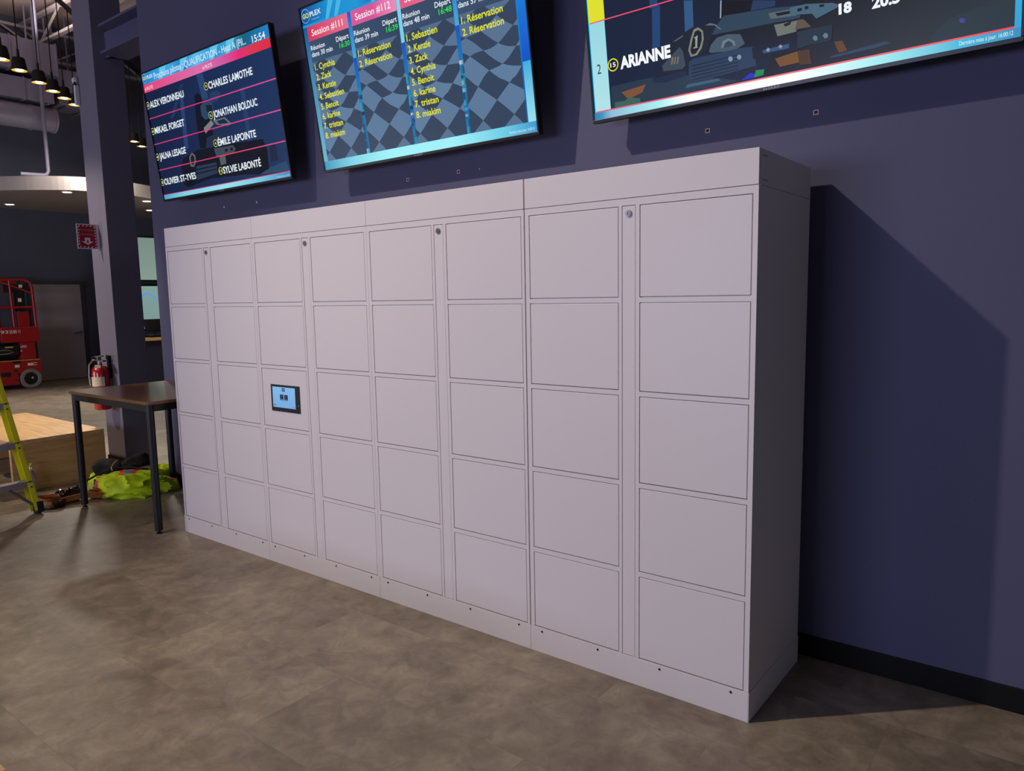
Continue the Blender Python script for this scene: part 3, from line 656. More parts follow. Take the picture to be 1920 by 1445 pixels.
for z in (.24, .54, .84, 1.14, 1.44):
    a = rail(1, z, .26)+sd*.0; b_ = rail(-1, z, .26)
    mb = MB()
    vs = []
    for c in (a, b_):
        for i, zz in ((-.042, -.05), (-.042, .0), (.042, .0), (.042, -.03), (.038, -.03), (.038, -.004), (-.038, -.004), (-.038, -.05)): vs.append(c+fd*i+Vector((0, 0, zz+.025)))
    n_ = 8; mb.add(vs, [tuple(reversed(range(n_))), tuple(range(n_, 2*n_))]+[(i, (i+1) % n_, n_+(i+1) % n_, n_+i) for i in range(n_)])
    st = mb.build('step', M['alu'], e)
mb = MB(); mb.tube([rail(1, .07, .26)+sd*.02-fd*.02, rail(1, .225, .26)+sd*.17-fd*.03], .013, 8); mb.build('brace', M['steel'], e)
mb = MB(); mb.tube([rail(-1, .07, .26)-sd*.02-fd*.02, rail(-1, .225, .26)-sd*.17-fd*.03], .013, 8); mb.build('brace', M['steel'], e)
def brail(side, z): return sd*(side*(.03+.05*z)+(0 if side > 0 else .66)) + fd*(1.02-.235*z) + Vector((0, 0, z))
for side in (1, -1):
    mb = MB(); mb.bar(brail(side, .03), brail(side, HT-.02), .045, .028); bk = mb.build('back_rail', M['yellow'], e)
    mb = MB(); mb.box((-.035, -.025, 0), (.035, .025, .06), None, brail(side, 0)); mb.build('rubber_foot', M['matte_black'], bk, bevel=.005)
    mb = MB(); mb.bar(rail(side, 1.05, .26)+fd*.03, brail(side, 1.05), .02, .006); mb.build('spreader', M['alu'], e)
for z in (.35, .95, 1.5):
    mb = MB(); mb.bar(brail(1, z), brail(-1, z), .03, .012); mb.build('back_crossbar', M['alu'], e)
mb = MB(); mb.bar(rail(1, HT, .26)-sd*.04-fd*.07+Vector((0, 0, .02)), rail(-1, HT, .26)+sd*.04-fd*.07+Vector((0, 0, .02)), .30, .04); mb.build('top_cap', M['yellow'], e, bevel=.008)

bt = empty('spray_bottle', (-6.24, -.44, 0), 'clear plastic bottle with a silver nozzle standing behind the ladder rail', 'bottle')
bt.location = (-6.225, -.19, 0)
MB().lathe([(.03, 0), (.034, .006), (.034, .13), (.026, .16), (.012, .185), (.012, .20)], n=20).build('bottle_body', M['bottle'], bt, smooth=True)
mb = MB(); mb.lathe([(.014, .195), (.014, .225), (.008, .228), (.008, .25)], n=14); mb.box((-.012, -.035, .245), (.012, .012, .262)); mb.build('nozzle', M['chrome'], bt, bevel=.002)

# extinguisher sign projecting from the column
e = empty('extinguisher_sign', (-6.6, .70, 2.12), 'red and white striped fire extinguisher sign projecting from the column', 'sign')
e.rotation_euler = (0, 0, PI/2)      # local x -> world +y ; local -Y -> world +X
MB().box((-.195, .001, 0), (-.012, .004, .232)).build('plate', M['signwhite'], e)
MB().box((-.012, .001, 0), (.0, .034, .232)).build('mounting_flange', M['signwhite'], e)
def sign_mat():
    m = bpy.data.materials.new('sign_print'); m.use_nodes = True; b = m.node_tree.nodes['Principled BSDF']
    a = m.node_tree.nodes.new('ShaderNodeVertexColor'); a.layer_name = 'Col'; m.node_tree.links.new(a.outputs['Color'], b.inputs['Base Color']); b.inputs['Roughness'].default_value = .5
    return m
M['print'] = sign_mat()
fl = Flat(.0002); R0 = (150, 16, 36); W0 = (225, 210, 215)
sw, sh = .168, .216
fl.rect(0, 0, sw, sh, R0)
for i in range(5):
    for y in (0.004, sh-.016): fl.poly([(.008+i*.034, y), (.020+i*.034, y), (.030+i*.034, y+.012), (.018+i*.034, y+.012)], W0, up=(i == 0))
for i in range(7):
    for x in (0.004, sw-.016): fl.poly([(x, .026+i*.026), (x+.012, .034+i*.026), (x+.012, .047+i*.026), (x, .039+i*.026)], W0, up=(i == 0))
fl.text('EXTINCTEUR', .024, .158, .144, .016, (190, 130, 145), .0); fl.text("D'INCENDIE", .024, .118, .144, .016, (190, 130, 145), .0)
fl.poly([(.060, .096), (.108, .096), (.108, .062), (.138, .062), (.084, .030), (.030, .062), (.060, .062)], W0)
fl.poly([(.077, .046), (.091, .046), (.091, .070), (.084, .084), (.077, .070)], R0)
fl.build('printed_face', e, M['print'], loc=(-.189, .0008, .008))

# fire extinguisher on the column
e = empty('fire_extinguisher', (-6.58, .60, .585), 'red fire extinguisher hanging on the face of the grey column', 'fire extinguisher')
mb = MB(); mb.lathe([(.05, 0), (.070, .008), (.077, .03), (.077, .36), (.070, .395), (.050, .42), (.022, .43), (.022, .445)], n=28); cyl = mb.build('cylinder', M['extred'], e, smooth=True)
mb = MB(); n_ = 16
vs = []; fs = []
for i in range(n_+1):
    a = math.radians(-130+i*130/n_)
    for z in (.235, .325): vs.append((.0785*math.cos(a), .0785*math.sin(a), z))
for i in range(n_): fs.append((2*i, 2*i+2, 2*i+3, 2*i+1))
mb.add(vs, fs); mb.build('label_sticker', M['paper'], cyl, smooth=True)
mb = MB(); mb.tube([(0, 0, .44), (0, 0, .485)], .02, 12); mb.box((-.015, -.02, .47), (.10, .02, .485)); mb.box((-.015, -.018, .51), (.105, .018, .522), Euler((0, -.08, 0)).to_matrix(), (0, 0, 0)); mb.box((-.02, -.018, .47), (.005, .018, .52)); mb.build('valve_handle', M['steel'], e, bevel=.003)
mb = MB(); mb.tube([(-.005, -.02, .475), (-.02, -.05, .485), (-.03, -.085, .44), (-.03, -.092, .33), (-.025, -.088, .24)], .008, 8); mb.build('hose', M['steel'], e, smooth=True)
mb = MB(); mb.ring = None; mb.tube([(.0+.0, -.05+.02*math.cos(t*PI/6), .50+.02*math.sin(t*PI/6)) for t in range(13)], .003, 6); mb.build('pull_pin', M['chrome'], e, smooth=True)
mb = MB(); mb.box((.02, -.02, .36), (.024, .03, .44), Euler((0, 0, -.6)).to_matrix(), (.02, -.03, 0)); mb.build('inspection_tag', M['paper'], e)
mb = MB(); mb.box((-.02, .074, .30), (.02, .1, .52)); mb.tube([(.02, .09, .47), (.03, .05, .50), (.03, .06, .53)], .006, 6); mb.build('wall_bracket', M['black'], e)

# hi-vis jacket heap, black bag on it, tool belt
from mathutils import noise
def cloth(c, r, seed, n=90, m=40, rot=0, amp=.16, ridges=5.0, squash=.0, tilt=.4):
    """a crumpled cloth heap: ridged folds that run along one direction, flattened on the floor"""
    R = Matrix.Rotation(rot, 3, 'Z'); S = Vector((seed*3.1, seed*1.7, seed*.9))
    mb = MB(); mb.smooth = True
    def f(d):
        w_ = noise.noise(d*1.3+S)*1.2
        t = d.x*tilt + d.y*(1-tilt) + d.z*.6 + w_*.5
        rd = 1-abs(math.sin(t*ridges+seed))            # sharp fold lines
        return 1 + amp*(rd**2.2-.35)*(1-abs(d.z)**6) + .16*noise.noise(d*2.1+S) + .05*noise.noise(d*6+S)
    mb.blob((0, 0, 0), r, n, m, f, R)
    mb.v = [(x+c[0], y+c[1], max(z+c[2], .0)) for x, y, z in mb.v]
    return mb
jk = empty('safety_jacket', (-5.45, .27, 0), 'lime safety jacket with orange and silver stripes heaped under the table', 'jacket')
mb = cloth((.02, .02, .055), (.30, .215, .145), 1.3, rot=.72, amp=.17, ridges=6.5, tilt=.15)
fi = []
for f_ in mb.f:
    c = sum((Vector(mb.v[i]) for i in f_), Vector())/len(f_)
    t = c.x*.75+c.y*.66; s_ = -c.x*.66+c.y*.75
    m_ = 0
    if abs(t+.225+.35*(c.z-.05)) < .042: m_ = 1
    if abs(t+.235+.35*(c.z-.05)) < .020: m_ = 2
    if abs(t-.015) < .075 and s_ > -.075 and c.z > .12: m_ = 1
    if abs(t-.015) < .036 and s_ > -.075 and c.z > .12: m_ = 2
    fi.append(m_)
mb.m = fi
mb.build('jacket_body', [M['lime'], M['orange'], M['silver']], jk, smooth=True)
cloth((-.40, -.04, .065), (.115, .10, .10), 4.1, 50, 24, rot=.3, amp=.18, ridges=5, tilt=.3).build('sleeve', M['lime'], jk, smooth=True)
mb = cloth((.00, .29, .07), (.13, .10, .13), 2.2, 50, 24, rot=1.2, amp=.15, ridges=5, tilt=.6); mb.build('sleeve', M['lime'], jk, smooth=True)
mb = cloth((.13, .28, .03), (.10, .08, .075), 7.2, 40, 20, rot=.2, amp=.1, ridges=4, tilt=.6)
mb.m = [1 if abs(sum(mb.v[i][0] for i in f_)/len(f_)-.14) < .05 else 0 for f_ in mb.f]
mb.m = [2 if abs(sum(mb.v[i][0] for i in f_)/len(f_)-.14) < .024 else k_ for f_, k_ in zip(mb.f, mb.m)]
mb.build('collar', [M['lime'], M['orange'], M['silver']], jk, smooth=True)
bg = empty('black_bag', (-5.56, .22, .17), 'limp black bag with a cord lying on the lime safety jacket', 'bag')
mb = MB(); S_ = Vector((5, 2, 1))
def lump(c, r, seed, R):
    mb.blob(c, r, 48, 24, lambda d: (abs(d.x)**3.2+abs(d.y)**3.2+abs(d.z)**3.2)**(-1/3.2)*(1+.14*noise.noise(d*2+S_*seed)+.05*noise.noise(d*6+S_*seed)), R)
lump((-.10, -.01, .035), (.125, .075, .07), 1, Euler((.1, .1, .55)).to_matrix())
lump((.08, .13, .085), (.115, .06, .055), 2, Euler((0, -.42, .8)).to_matrix())
mb.build('bag_body', M['blackfabric'], bg, smooth=True)
mb = MB(); mb.tube([(-.16, -.22, -.12), (-.10, -.20, -.04), (-.02, -.12, .02), (.06, -.03, .06), (.18, .04, .07), (.34, .11, .06)], .008, 6); mb.build('strap', M['blackfabric'], bg, smooth=True)
mb = MB(); mb.tube([(.0, .02, .11), (.03, -.02, .095), (.06, -.06, .07), (.10, -.07, .05)], .004, 6); o = mb.build('drawstring', M['oak_x'], bg, smooth=True); tag(o, 'thin tan drawstring')

tb = empty('tool_belt', (-5.58, -.14, 0), 'tan leather tool belt with pouches and metal tools beside a table leg', 'tool belt')
def pouch(cx, cy, r, h, rot, m_='leather', lean=(0, 0)):
    mb = MB(); n_ = 32; vs = []; fs = []
    for lv, (rr, z) in enumerate([(.6, .0), (.95, h*.15), (1.05, h*.5), (1.0, h*.85), (1.08, h), (1.0, h*1.0), (.9, h*.8), (.8, h*.25)]):
        for i in range(n_):
            a = 2*PI*i/n_; d = Vector((math.cos(a), math.sin(a), lv*.3)); wv = 1+.22*noise.noise(d*1.6+Vector((cx*9, cy*9, 0)))
            x = r[0]*rr*wv*math.cos(a); y = r[1]*rr*wv*math.sin(a)
            zz = max(0, z*(1+.35*noise.noise(d*1.2+Vector((cy*7, cx*7, 3)))))
            vs.append((cx+x*math.cos(rot)-y*math.sin(rot)+lean[0]*zz, cy+x*math.sin(rot)+y*math.cos(rot)+lean[1]*zz, zz))
    for l in range(7):
        for i in range(n_): fs.append((l*n_+i, l*n_+(i+1) % n_, (l+1)*n_+(i+1) % n_, (l+1)*n_+i))
    fs.append(tuple(range(n_))); fs.append(tuple(7*n_+i for i in range(n_)))
    mb.add(vs, fs); return mb.build('pouch', M[m_], tb, smooth=True)
pouch(-.02, -.13, (.085, .055), .085, .5, lean=(.3, -.4))
pouch(.06, -.11, (.055, .045), .055, .2, 'leather_dark', (.2, -.2))
pouch(-.02, .00, (.10, .05), .095, 1.2, 'leather_dark')
pouch(.05, .215, (.085, .055), .07, 1.1, lean=(.7, -.5))
pouch(-.02, .255, (.05, .045), .12, .9, 'leather_dark')
mb = MB()
pts = [(-.07, -.17, .03), (.0, -.21, .025), (.08, -.17, .035), (.085, -.05, .05), (.09, .07, .055), (.12, .19, .035)]
for a, b_ in zip(pts, pts[1:]): mb.bar(a, b_, .006, .045, (0, 0, 1))
mb.build('belt_strap', M['leather'], tb)
random.seed(2)
for i in range(10):
    x, y = random.uniform(-.08, .03), random.uniform(-.10, .10)
    h_ = random.uniform(.09, .135)
    mb = MB(); mb.tube([(x, y, .03), (x+random.uniform(-.02, .02), y+random.uniform(-.03, .03), h_)], random.uniform(.005, .010), 8); mb.build('hand_tool', M['chrome'] if i % 2 else M['black'], tb, smooth=True)
for i in range(7):
    x, y = .05+random.uniform(-.05, .05), -.20+random.uniform(-.03, .03)
    mb = MB(); mb.tube([(x, y, .012), (x+.02, y+.02, .014)], .011, 8); mb.build('metal_clip', M['steel'], tb, smooth=True)

# ================================================================== LOCKERS
UW = 1.0098; HH = 2.10; DEP = .59
tops = [1.944, 1.572, 1.203, .834, .465]; bots = [1.597, 1.228, .859, .491, .121]
cols_ = [(.024, .455), (.552, .987)]      # from the left edge of a unit
unit_labels = ['white locker tower furthest left, beside the table', 'white locker tower second from the left, with the touch screen tablet in it',
               'white locker tower second from the right, left of the dark seam', 'white locker tower furthest right, its side panel showing']
units = []
G_ = .0028
def frame_mesh(mb, W_, gap=False):
    # face frame with openings left for doors and the lock strip
    xs = [0, cols_[0][0], cols_[0][1], .474, .530, cols_[1][0], cols_[1][1], W_]
    Zt = 1.9745
    y0, y1 = 0, .018
    if gap: xs[-1] -= .0045
    W_ = xs[-1]
    z_base = .118
    mb.box((0, y0, z_base), (cols_[0][0]-G_, y1, Zt)); mb.box((cols_[0][1]+G_, y0, z_base), (.474-.002, y1, Zt))
    mb.box((.530+.002, y0, z_base), (cols_[1][0]-G_, y1, Zt)); mb.box((cols_[1][1]+G_, y0, z_base), (W_, y1, Zt))
    mb.box((.474-.002, y0, 1.948), (.532, y1, Zt))
    for a, b_ in cols_:
        mb.box((a-G_, y0, tops[0]+G_), (b_+G_, y1, Zt))
        for t, bb in zip(tops[1:], bots[:-1]): mb.box((a-G_, y0, t+G_), (b_+G_, y1, bb-G_))
for u in range(4):
    x0 = -UW*(4-u); W_ = UW-.0012
    e = empty('locker_tower', (x0+UW/2, DEP/2, 0), unit_labels[u], 'locker', 'white locker towers standing side by side'); units.append(e)
    off = (x0+UW/2, DEP/2, 0)
    def R(mb): mb.v = [(x-UW/2+.0006, y-DEP/2, z) for x, y, z in mb.v]; return mb
    mb = MB(); mb.box((0, .018, .004), (W_-(.0045 if u == 2 else 0), DEP, HH-.001)); fr = MB(); frame_mesh(fr, W_, u == 2); k0 = len(mb.v)
    cb_ = R(mb).build('carcass', M['locker'], e)
    R(fr).build('face_frame', M['locker'], e)
    rightmost = 3 if u != 3 else 0
    mb = MB(); mb.box((0, -.0005, 1.9765), (W_-(.0045 if u == 2 else 0), .0175, HH)); R(mb).build('header_panel', M['locker'], e, bevel=.0012)
    mb = MB(); mb.box((0, -.003, 0), (W_, .0175, .1165))
    if u == 3: mb.box((W_+.0002, -.003, 0), (W_+.0032, DEP, .1165))
    if u == 0: mb.box((-.0032, -.003, 0), (-.0002, DEP, .1165))
    pl_ = R(mb).build('plinth', M['locker'], e, bevel=.001)
    for sx in (.063, .355, .645, .942):
        mb = MB(); mb.tube([(sx, -.003, .101), (sx, -.0055, .101)], .0045, 10); R(mb).build('screw', M['darksteel'], pl_)
    st = MB(); st.box((.474, .0008, .1185), (.530, .016, 1.9455)); so = R(st).build('lock_strip', M['locker'], e, bevel=.001)
    mb = MB(); mb.tube([(.502, .0008, 1.9175), (.502, -.004, 1.9175)], .0135, 20); mb.tube([(.502, -.004, 1.9175), (.502, -.0065, 1.9175)], .010, 20); mb.cur = 1; mb.box((.5005, -.0075, 1.912), (.5035, -.0064, 1.923))
    R(mb).build('lock', [M['steel'], M['black']], so); tag(so.children[-1], 'round silver keyhole lock')
    for ci, (a, b_) in enumerate(cols_):
        for ri in range(5):
            mb = MB(); mb.box((a, .0004, bots[ri]), (b_, .016, tops[ri]))
            dr = R(mb).build('locker_door', M['locker'], e, bevel=.0018)
            if u == 1 and ci == 0 and ri == 2:
                dr.name = 'tablet_panel'; dr['label'] = 'panel holding a black tablet'
                ta, tb_, z0, z1 = .1105, .3865, .954, 1.113
                mb = MB(); mb.box((ta, -.004, z0), (tb_, .0003, z1)); R(mb).build('tablet_bezel', M['black'], dr, bevel=.002)
                fl = Flat(.0001); tw, th = .218, .122
                fl.rect(0, 0, tw, th, (118, 170, 220), (128, 182, 230), True)
                fl.rect(.092, .098, .122, .116, (30, 40, 66)); fl.rect(.095, .105, .119, .109, (150, 175, 205))
                fl.rect(.096, .088, .120, .0895, (70, 110, 160))
                for tx_ in (.072, .114):
                    fl.rect(tx_, .044, tx_+.034, .078, (28, 34, 58)); fl.rect(tx_+.005, .0475, tx_+.029, .050, (150, 180, 215)); fl.poly([(tx_+.013, .057), (tx_+.021, .057), (tx_+.022, .072), (tx_+.012, .072)], (92, 74, 84))
                fl.rect(.092, .034, .128, .0355, (90, 130, 180)); fl.rect(.010, .010, .020, .018, (40, 80, 120)); fl.rect(.023, .012, .036, .015, (60, 100, 140)); fl.rect(.194, .006, .198, .011, (60, 100, 140)); fl.rect(.205, .006, .211, .011, (60, 100, 140))
                so2 = fl.build('tablet_screen', dr, loc=(ta+.018-UW/2, -DEP/2-.0041, z0+.024))
                mb = MB(); mb.tube([(tb_-.014, -.004, z0+.045), (tb_-.014, -.0052, z0+.045)], .005, 12); R(mb).build('camera_lens', M['steel'], dr)
    if u == 3:
        mb = MB()
        for zz in (2.078, 1.995): mb.box((W_, .035, zz), (W_+.0008, .085, zz+.0016))
        mb.box((W_, .03, 1.9755), (W_+.0005, DEP-.01, 1.9765))
        R(mb).build('side_slot', M['darksteel'], e)
anch = [(-4.365, 2.323, 'round white wall plug under the left television, left of two', 0), (-3.937, 2.321, 'round white wall plug under the left television, right of two', 0),
        (-2.373, 2.314, 'square white wall plug under the middle television, leftmost', 1), (-1.964, 2.315, 'square white wall plug under the middle television, right of the leftmost', 1),
        (-1.809, 2.312, 'tiny screw hole under the right corner of the middle television', 2), (-.473, 2.325, 'square white wall plug under the maker badge of the right television', 1),
        (-.007, 2.33, 'small white wall plug above the far right end of the lockers', 1)]
for x, z, lab, kd in anch:
    mb = MB()
    if kd == 0: mb.tube([(0, 0, 0), (0, -.004, 0)], .009, 14)
    elif kd == 1:
        mb.box((-.011, -.003, -.010), (.011, 0, -.006)); mb.box((-.011, -.003, .006), (.011, 0, .010)); mb.box((-.011, -.003, -.006), (-.007, 0, .006)); mb.box((.007, -.003, -.006), (.011, 0, .006))
        mb.cur = 1; mb.box((-.007, -.001, -.006), (.007, 0, .006))
    else: mb.tube([(0, 0, 0), (0, -.002, 0)], .004, 10)
    o = mb.build('wall_plug', [M['anchor'], M['darksteel']]); o.location = (x, WY, z); tag(o, lab, 'wall plug', 'wall plugs left above the lockers')

# ================================================================== TELEVISIONS
TW, TH, TY = 1.673, .961, .50
WHT = (228, 238, 245); YEL = (226, 228, 40)
def television(x0, zb, tilt, rol, lab, draw, badge):
    e = empty('wall_television', (x0, TY, zb), lab, 'television', 'three televisions tilted down on the wall')
    e.rotation_mode = 'YXZ'; e.rotation_euler = (tilt, -rol, 0)
    if rol:
        cl = Vector((TW/2, 0, TH/2)); Rt = Matrix.Rotation(tilt, 3, 'X'); e.location = Vector((x0, TY, zb)) + Rt @ cl - Rt @ Matrix.Rotation(-rol, 3, 'Y') @ cl
    bz = .009; bb = .016
    mb = MB(); mb.box((0, 0, 0), (TW, .012, bb)); mb.box((0, 0, TH-bz), (TW, .012, TH)); mb.box((0, 0, bb), (bz, .012, TH-bz)); mb.box((TW-bz, 0, bb), (TW, .012, TH-bz)); mb.build('bezel', M['black'], e, bevel=.0015)
    MB().box((.001, .012, .001), (TW-.001, .045, TH-.001)).build('back_cover', M['matte_black'], e, bevel=.006)
    MB().box((.35, .045, .15), (TW-.35, .065, TH-.35)).build('electronics_housing', M['matte_black'], e, bevel=.004)
    mb = MB(); yy = (WY-TY)
    for xx in (TW/2-.25, TW/2+.25):
        mb.box((xx-.02, .065, .12), (xx+.02, .085, TH-.33)); mb.box((xx-.02, .065, .14), (xx+.02, .118, .18))
    for xx in (TW/2-.25, TW/2+.25):
        yb = yy*math.cos(tilt)+.62*math.sin(tilt); mb.box((xx-.02, .085, .58), (xx+.02, yb, .62))
    mb.build('wall_bracket', M['darksteel'], e)
    fl = Flat(.00006); draw(fl)
    # keep the picture inside the bezel opening
    fl.build('screen', e, loc=(0, .0098, 0))
    if badge:
        b_ = Flat(.0002); b_.text('SHARP', TW/2-.034, .0035, TW/2+.034, .0085, (150, 150, 155), .01); b_.build('maker_badge', e, M['badge'], loc=(0, -.0002, 0))
M['badge'] = mat('grey_badge', (150, 150, 155), .4)
def logo(fl, x, y, s, full=True):
    fl.ring(x, y, .036*s, .039*s, (150, 190, 215)); fl.text('GO', x-.028*s, y-.012*s, x+.030*s, .026*s, (214, 222, 90), .03)
    fl.text('PLEX', x+.042*s, y-.012*s, x+.142*s, .026*s, WHT, .02)
def draw1(fl):
    L_, R_, B_, T_ = .009, TW-.009, .016, TH-.009
    fl.rect(L_, B_, R_, T_, (18, 30, 64), (28, 50, 92))
    for c, pts in KART1:
        fl.poly(pts, c)
    fl.strip(.875, T_, [(L_, (26, 110, 190)), (.16, (40, 150, 220)), (.42, (60, 170, 228)), (.62, (20, 120, 200)), (.78, (90, 190, 232)), (1.0, (36, 150, 218)), (1.2, (60, 160, 196)), (1.38, (16, 96, 130)), (R_, (30, 130, 196))])
    for xx in (.25, .55, .95, 1.15): fl.poly([(xx, .875), (xx+.05, .875), (xx+.13, T_), (xx+.03, T_)], (96, 196, 236))
    fl.strip(.817, .875, [(L_, (226, 70, 110)), (.3, (222, 84, 142)), (.8, (216, 110, 168)), (1.1, (206, 90, 160)), (1.3, (232, 40, 120)), (1.42, (214, 56, 84)), (R_, (222, 44, 66))])
    for y in (.628, .436, .242): fl.strip(y-.0035, y+.0035, [(L_, (206, 60, 120)), (.6, (214, 50, 120)), (1.0, (232, 60, 90) if y < .3 else (222, 60, 140)), (R_, (226, 84, 150))])
    fl.strip(.049, .054, [(L_, (180, 60, 100)), (R_, (214, 70, 100))])
    fl.strip(B_, .049, [(L_, (70, 160, 200)), (.3, (130, 205, 226)), (.9, (150, 225, 240)), (1.3, (120, 200, 225)), (R_, (60, 130, 190))])
    fl.strip(.3, .86, [(R_-.006, (30, 110, 230)), (R_, (30, 110, 230))]); fl.rect(R_-.006, .049, R_, .3, (120, 200, 235))
    logo(fl, .045, .918, .88); fl.text('Prochains pilotes : QUALIFICATION - Heat A (Pil...', .186, .888, 1.40, .044, (205, 226, 240), .012)
    fl.text('15:54', 1.468, .879, 1.612, .042, (225, 235, 242), .015)
    for x in (.022, .85): fl.text('#', x, .832, x+.018, .02, (240, 215, 225), .02); fl.text('PILOTE', x+.03, .832, x+.122, .023, (240, 215, 225), .01)
    rows = [('ALEX VERONNEAU', .054, .701, .550, '23'), ('MIKAEL FORGET', .055, .510, .489, '16'), ('JALNA LESAGE', .054, .318, .443, '18'), ('OLIVIER ST-YVES', .054, .125, .521, '25'),
            ('CHARLES LAMOTHE', .886, .696, 1.419, '9'), ('JONATHAN BOLDUC', .884, .502, 1.421, '6'), ('ÉMILE LAPOINTE', .884, .311, 1.350, '4'), ('SYLVIE LABONTÉ', .890, .119, 1.354, '11')]
    for t, x0, y, x1, n in rows:
        fl.text(t, x0, y, x1, .046, WHT, .022)
        cx = x0-.031; cy = y+.023; fl.disc(cx, cy, .026, (10, 16, 34)); fl.ring(cx, cy, .0215, .0262, (200, 214, 70))
        wn = .011*len(n); fl.text(n, cx-wn/2-.002, cy-.009, cx+wn/2+.002, .018, WHT, .02)
    fl.text('Dernière mise à jour: 16:00:12', 1.505, .023, 1.655, .012, (190, 225, 240), .0)

def flag(fl, x0, y0, x1, y1, sx, seed):
    dk, lt = (50, 66, 90), (86, 112, 142)
    fl.rect(x0, y0, x1, y1, dk)
    def YM(t):    # checker rows squeeze together where the flag ripples
        ks = [(-6, -1.2), (-1, -.13), (0, .035), (1, .205), (2, .355), (3, .455), (4, .545), (5, .665), (6, .80), (8, 1.1), (12, 1.7)]
        for (a, ya), (b, yb) in zip(ks, ks[1:]):
            if a <= t <= b: return ya+(yb-ya)*(t-a)/(b-a)
        return ks[0][1] if t < ks[0][0] else 1.7
    def pt(i, j):
        xx = (i+j)*.102; yy = YM((i-j)*.5)
        rip = .035*math.sin(xx*13+.6)*math.exp(-((yy-.44)/.13)**2) - .05*(xx-.18)*(1 if yy > .3 else 0)
        return (x0+xx-.10+sx+.03*math.sin(yy*9), y0-.07+yy+rip+.03*(x0*0))
    fl.layer += 1
    for i in range(-8, 16):
        for j in range(-10, 14):
            if (i % 2 == 0) != (j % 2 == 0): continue
            P = []
            for (a, b), (c, d_) in (((0, 0), (1, 0)), ((1, 0), (1, 1)), ((1, 1), (0, 1)), ((0, 1), (0, 0))):
                for s_ in range(4): t = s_/4; P.append(pt(i+a+(c-a)*t, j+b+(d_-b)*t))
            P = clip(P, x0, y0, x1, y1)
            if len(P) >= 3:
                f_ = max(0, min(1, (P[0][1]-y0)/(y1-y0))); c1 = tuple(int(lt[k]*(.80+.32*(1-abs(f_-.35)))) for k in range(3))
                fl.poly(P, c1, False)
def draw2(fl):
    L_, R_, B_, T_ = .009, TW-.009, .016, TH-.009
    fl.rect(L_, B_, R_, T_, (14, 92, 168), (30, 150, 214), True)
    fl.strip(.86, T_, [(L_, (10, 70, 150)), (.25, (26, 140, 205)), (.5, (30, 150, 215)), (.7, (10, 90, 180)), (.95, (60, 180, 225)), (1.3, (30, 140, 215)), (R_, (10, 90, 210))])
    for xx in (.22, .30, .62, .9): fl.poly([(xx, .85), (xx+.03, .85), (xx+.10, T_), (xx+.05, T_)], (70, 180, 226))
    fl.strip(B_, .068, [(L_, (60, 150, 190)), (.3, (130, 215, 232)), (.6, (160, 240, 248)), (1.1, (160, 240, 248)), (1.45, (110, 205, 228)), (R_, (60, 150, 205))])
    fl.rect(L_, .068, .05, .845, (110, 180, 205), (18, 90, 150), True)
    fl.rect(1.61, .068, R_, .35, (150, 225, 240), (60, 170, 220), True); fl.rect(1.61, .35, R_, .86, (10, 80, 200), (20, 140, 225), True)
    P = [(.048, .412), (.444, .812), (.841, 1.209), (1.239, 1.606)]
    random.seed(9)
    for gi, (a, b) in enumerate(((.412, .444), (.812, .841), (1.209, 1.239))):
        fl.rect(a, .60, b, .845, (70, 170, 220) if gi != 1 else (120, 205, 232), (140, 210, 235) if gi == 1 else (16, 90, 200), True)
        fl.rect(a, .30, b, .60, (30, 140, 170), (18, 80, 190), True)
        y = .068
        while y < .42:
            h_ = random.uniform(.012, .045); c = random.choice([(20, 60, 100), (36, 130, 170), (120, 190, 215), (16, 34, 64), (60, 160, 200), (24, 90, 150), (210, 215, 215)])
            fl.rect(a, y, b, min(y+h_, .44), c, random.choice([(20, 50, 90), (40, 120, 160)])); y += h_+random.uniform(0, .02)
    for i, (a, b) in enumerate(P):
        flag(fl, a, .068, b, .765, (0.0, .06, .0, .06)[i], i)
        fl.rect(a, .645, b, .765, (58, 80, 108), (48, 66, 94))
        if i == 0: fl.strip(.765, .845, [(a, (214, 50, 86)), (a+.18, (222, 84, 120)), (b, (226, 110, 140))])
        elif i == 1: fl.strip(.765, .845, [(a, (214, 90, 150)), (a+.18, (216, 84, 150)), (b, (236, 140, 186))])
        else: fl.strip(.765, .845, [(a, (226, 90, 130)), (b, (224, 120, 150))])
        fl.text('Session #11%d' % (i+1), a+.035, .788, b-.045, .036, (244, 236, 240), .012)
        fl.text('Réunion', a+.006, .712, a+.137, .026, WHT, .012); fl.text('dans %d min' % (30+9*i), a+.006, .675, a+.20, .027, WHT, .012)
        fl.text('Départ', b-.122, .713, b-.010, .027, WHT, .012); fl.text(('16:30', '16:39', '16:48', '16:57')[i], b-.100, .675, b-.008, .027, (40, 222, 70), .015)
        names = ['Cynthia', 'Zack', 'Kenzie', 'Sebastien', 'Benoit', 'karine', 'tristan', 'miakim'] if i == 0 else ['Sebastien', 'Kenzie', 'Zack', 'Cynthia', 'Benoit', 'karine', 'tristan', 'miakim'] if i == 2 else ['Réservation']*2
        wd = {'Cynthia': .186, 'Zack': .14, 'Kenzie': .168, 'Sebastien': .228, 'Benoit': .165, 'karine': .165, 'tristan': .178, 'miakim': .183, 'Réservation': .270}
        for k, nm in enumerate(names): fl.text('%d. %s' % (k+1, nm), a+.016, .598-k*.0567, a+.016+wd[nm], .034, YEL, .016)
    logo(fl, .055, .905, 1.0); fl.rect(.105, .872, .180, .877, (110, 160, 190))
    fl.text('Dernière mise à jour: 16:00:12', 1.490, .028, 1.648, .013, (215, 240, 248), .0)
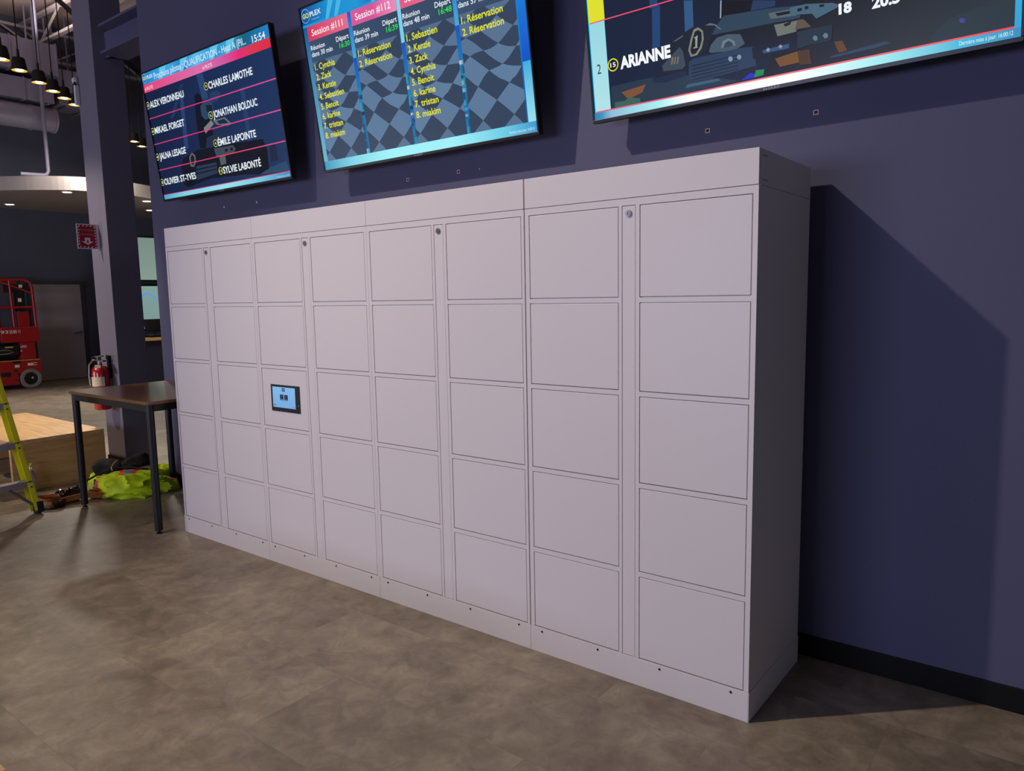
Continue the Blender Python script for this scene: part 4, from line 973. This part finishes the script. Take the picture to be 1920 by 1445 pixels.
def draw3(fl):
    L_, R_, B_, T_ = .009, TW-.009, .016, TH-.009
    fl.rect(L_, B_, R_, T_, (20, 150, 205), (40, 170, 220))
    fl.rect(.095, .05, 1.645, T_, (16, 30, 58), (14, 14, 24))
    fl.poly([(.8, .05), (1.645, .05), (1.645, .4), (1.1, .4), (.9, .25)], [(16, 18, 28), (46, 54, 60), (48, 58, 66), (12, 12, 20), (12, 14, 22)])
    for c, pts in KART3: fl.poly(pts, c)
    fl.poly([(.12, .05), (.25, .05), (.25, .072), (.20, .085), (.165, .075), (.12, .078)], (56, 96, 84))
    fl.rect(.095, .53, 1.645, .86, (14, 26, 50), (14, 14, 24)); fl.rect(.095, .435, .8, .86, (16, 28, 58), (16, 24, 44))
    for c, pts in KART3[:2]: fl.poly([(x, y+.16) for x, y in pts], c)
    fl.rect(.016, .435, .099, .82, (222, 224, 40)); fl.rect(.016, .05, .097, .435, (176, 226, 232), (150, 214, 226), True)
    fl.strip(.4325, .4375, [(.02, (232, 90, 100)), (.45, (238, 70, 110)), (R_, (214, 60, 100))])
    fl.strip(.82, T_, [(L_, (26, 110, 190)), (.6, (60, 170, 228)), (1.1, (36, 150, 218)), (R_, (30, 130, 196))]); fl.rect(.016, .80, R_, .822, (222, 60, 100))
    fl.text('2', .041, .214, .061, .042, (26, 40, 66), -.0); fl.text('1', .045, .60, .060, .042, (26, 40, 66), .0)
    for cy, n in ((.238, '15'),): 
        fl.disc(.125, cy, .026, (12, 14, 24)); fl.ring(.125, cy, .0225, .0275, (222, 222, 50)); fl.text(n, .111, cy-.009, .139, .019, (240, 245, 250), .02)
    fl.text('ARIANNE', .162, .214, .408, .048, (246, 248, 252), .045)
    fl.text('18', 1.092, .221, 1.138, .034, (236, 244, 252), .05); fl.text('20.5', 1.207, .213, 1.300, .038, (240, 244, 252), .04)
    fl.strip(.047, .053, [(.02, (226, 90, 120)), (.8, (240, 120, 130)), (1.645, (236, 70, 80))])
    fl.strip(B_, .047, [(L_, (40, 130, 180)), (.05, (60, 150, 190)), (.1, (140, 190, 220)), (.35, (170, 240, 240)), (.48, (255, 255, 255)), (.92, (255, 255, 255)), (1.2, (170, 240, 240)), (1.5, (70, 180, 215)), (R_, (56, 140, 190))])
    fl.text('Dernière mise à jour: 16:00:12', 1.486, .026, 1.642, .014, (225, 245, 250), .0)
    fl.rect(1.645, .05, R_-.006, .82, (50, 160, 215), (90, 190, 220), True)
television(-4.964, 2.401, .123, 0, 'left television listing race drivers in white names on dark blue', draw1, True)
television(-2.958, 2.399, .145, 0, 'middle television showing four session columns over a chequered flag', draw2, True)
television(-.978, 2.410, .130, .0107, 'right television, cut off above, showing a racing kart and one name', draw3, True)
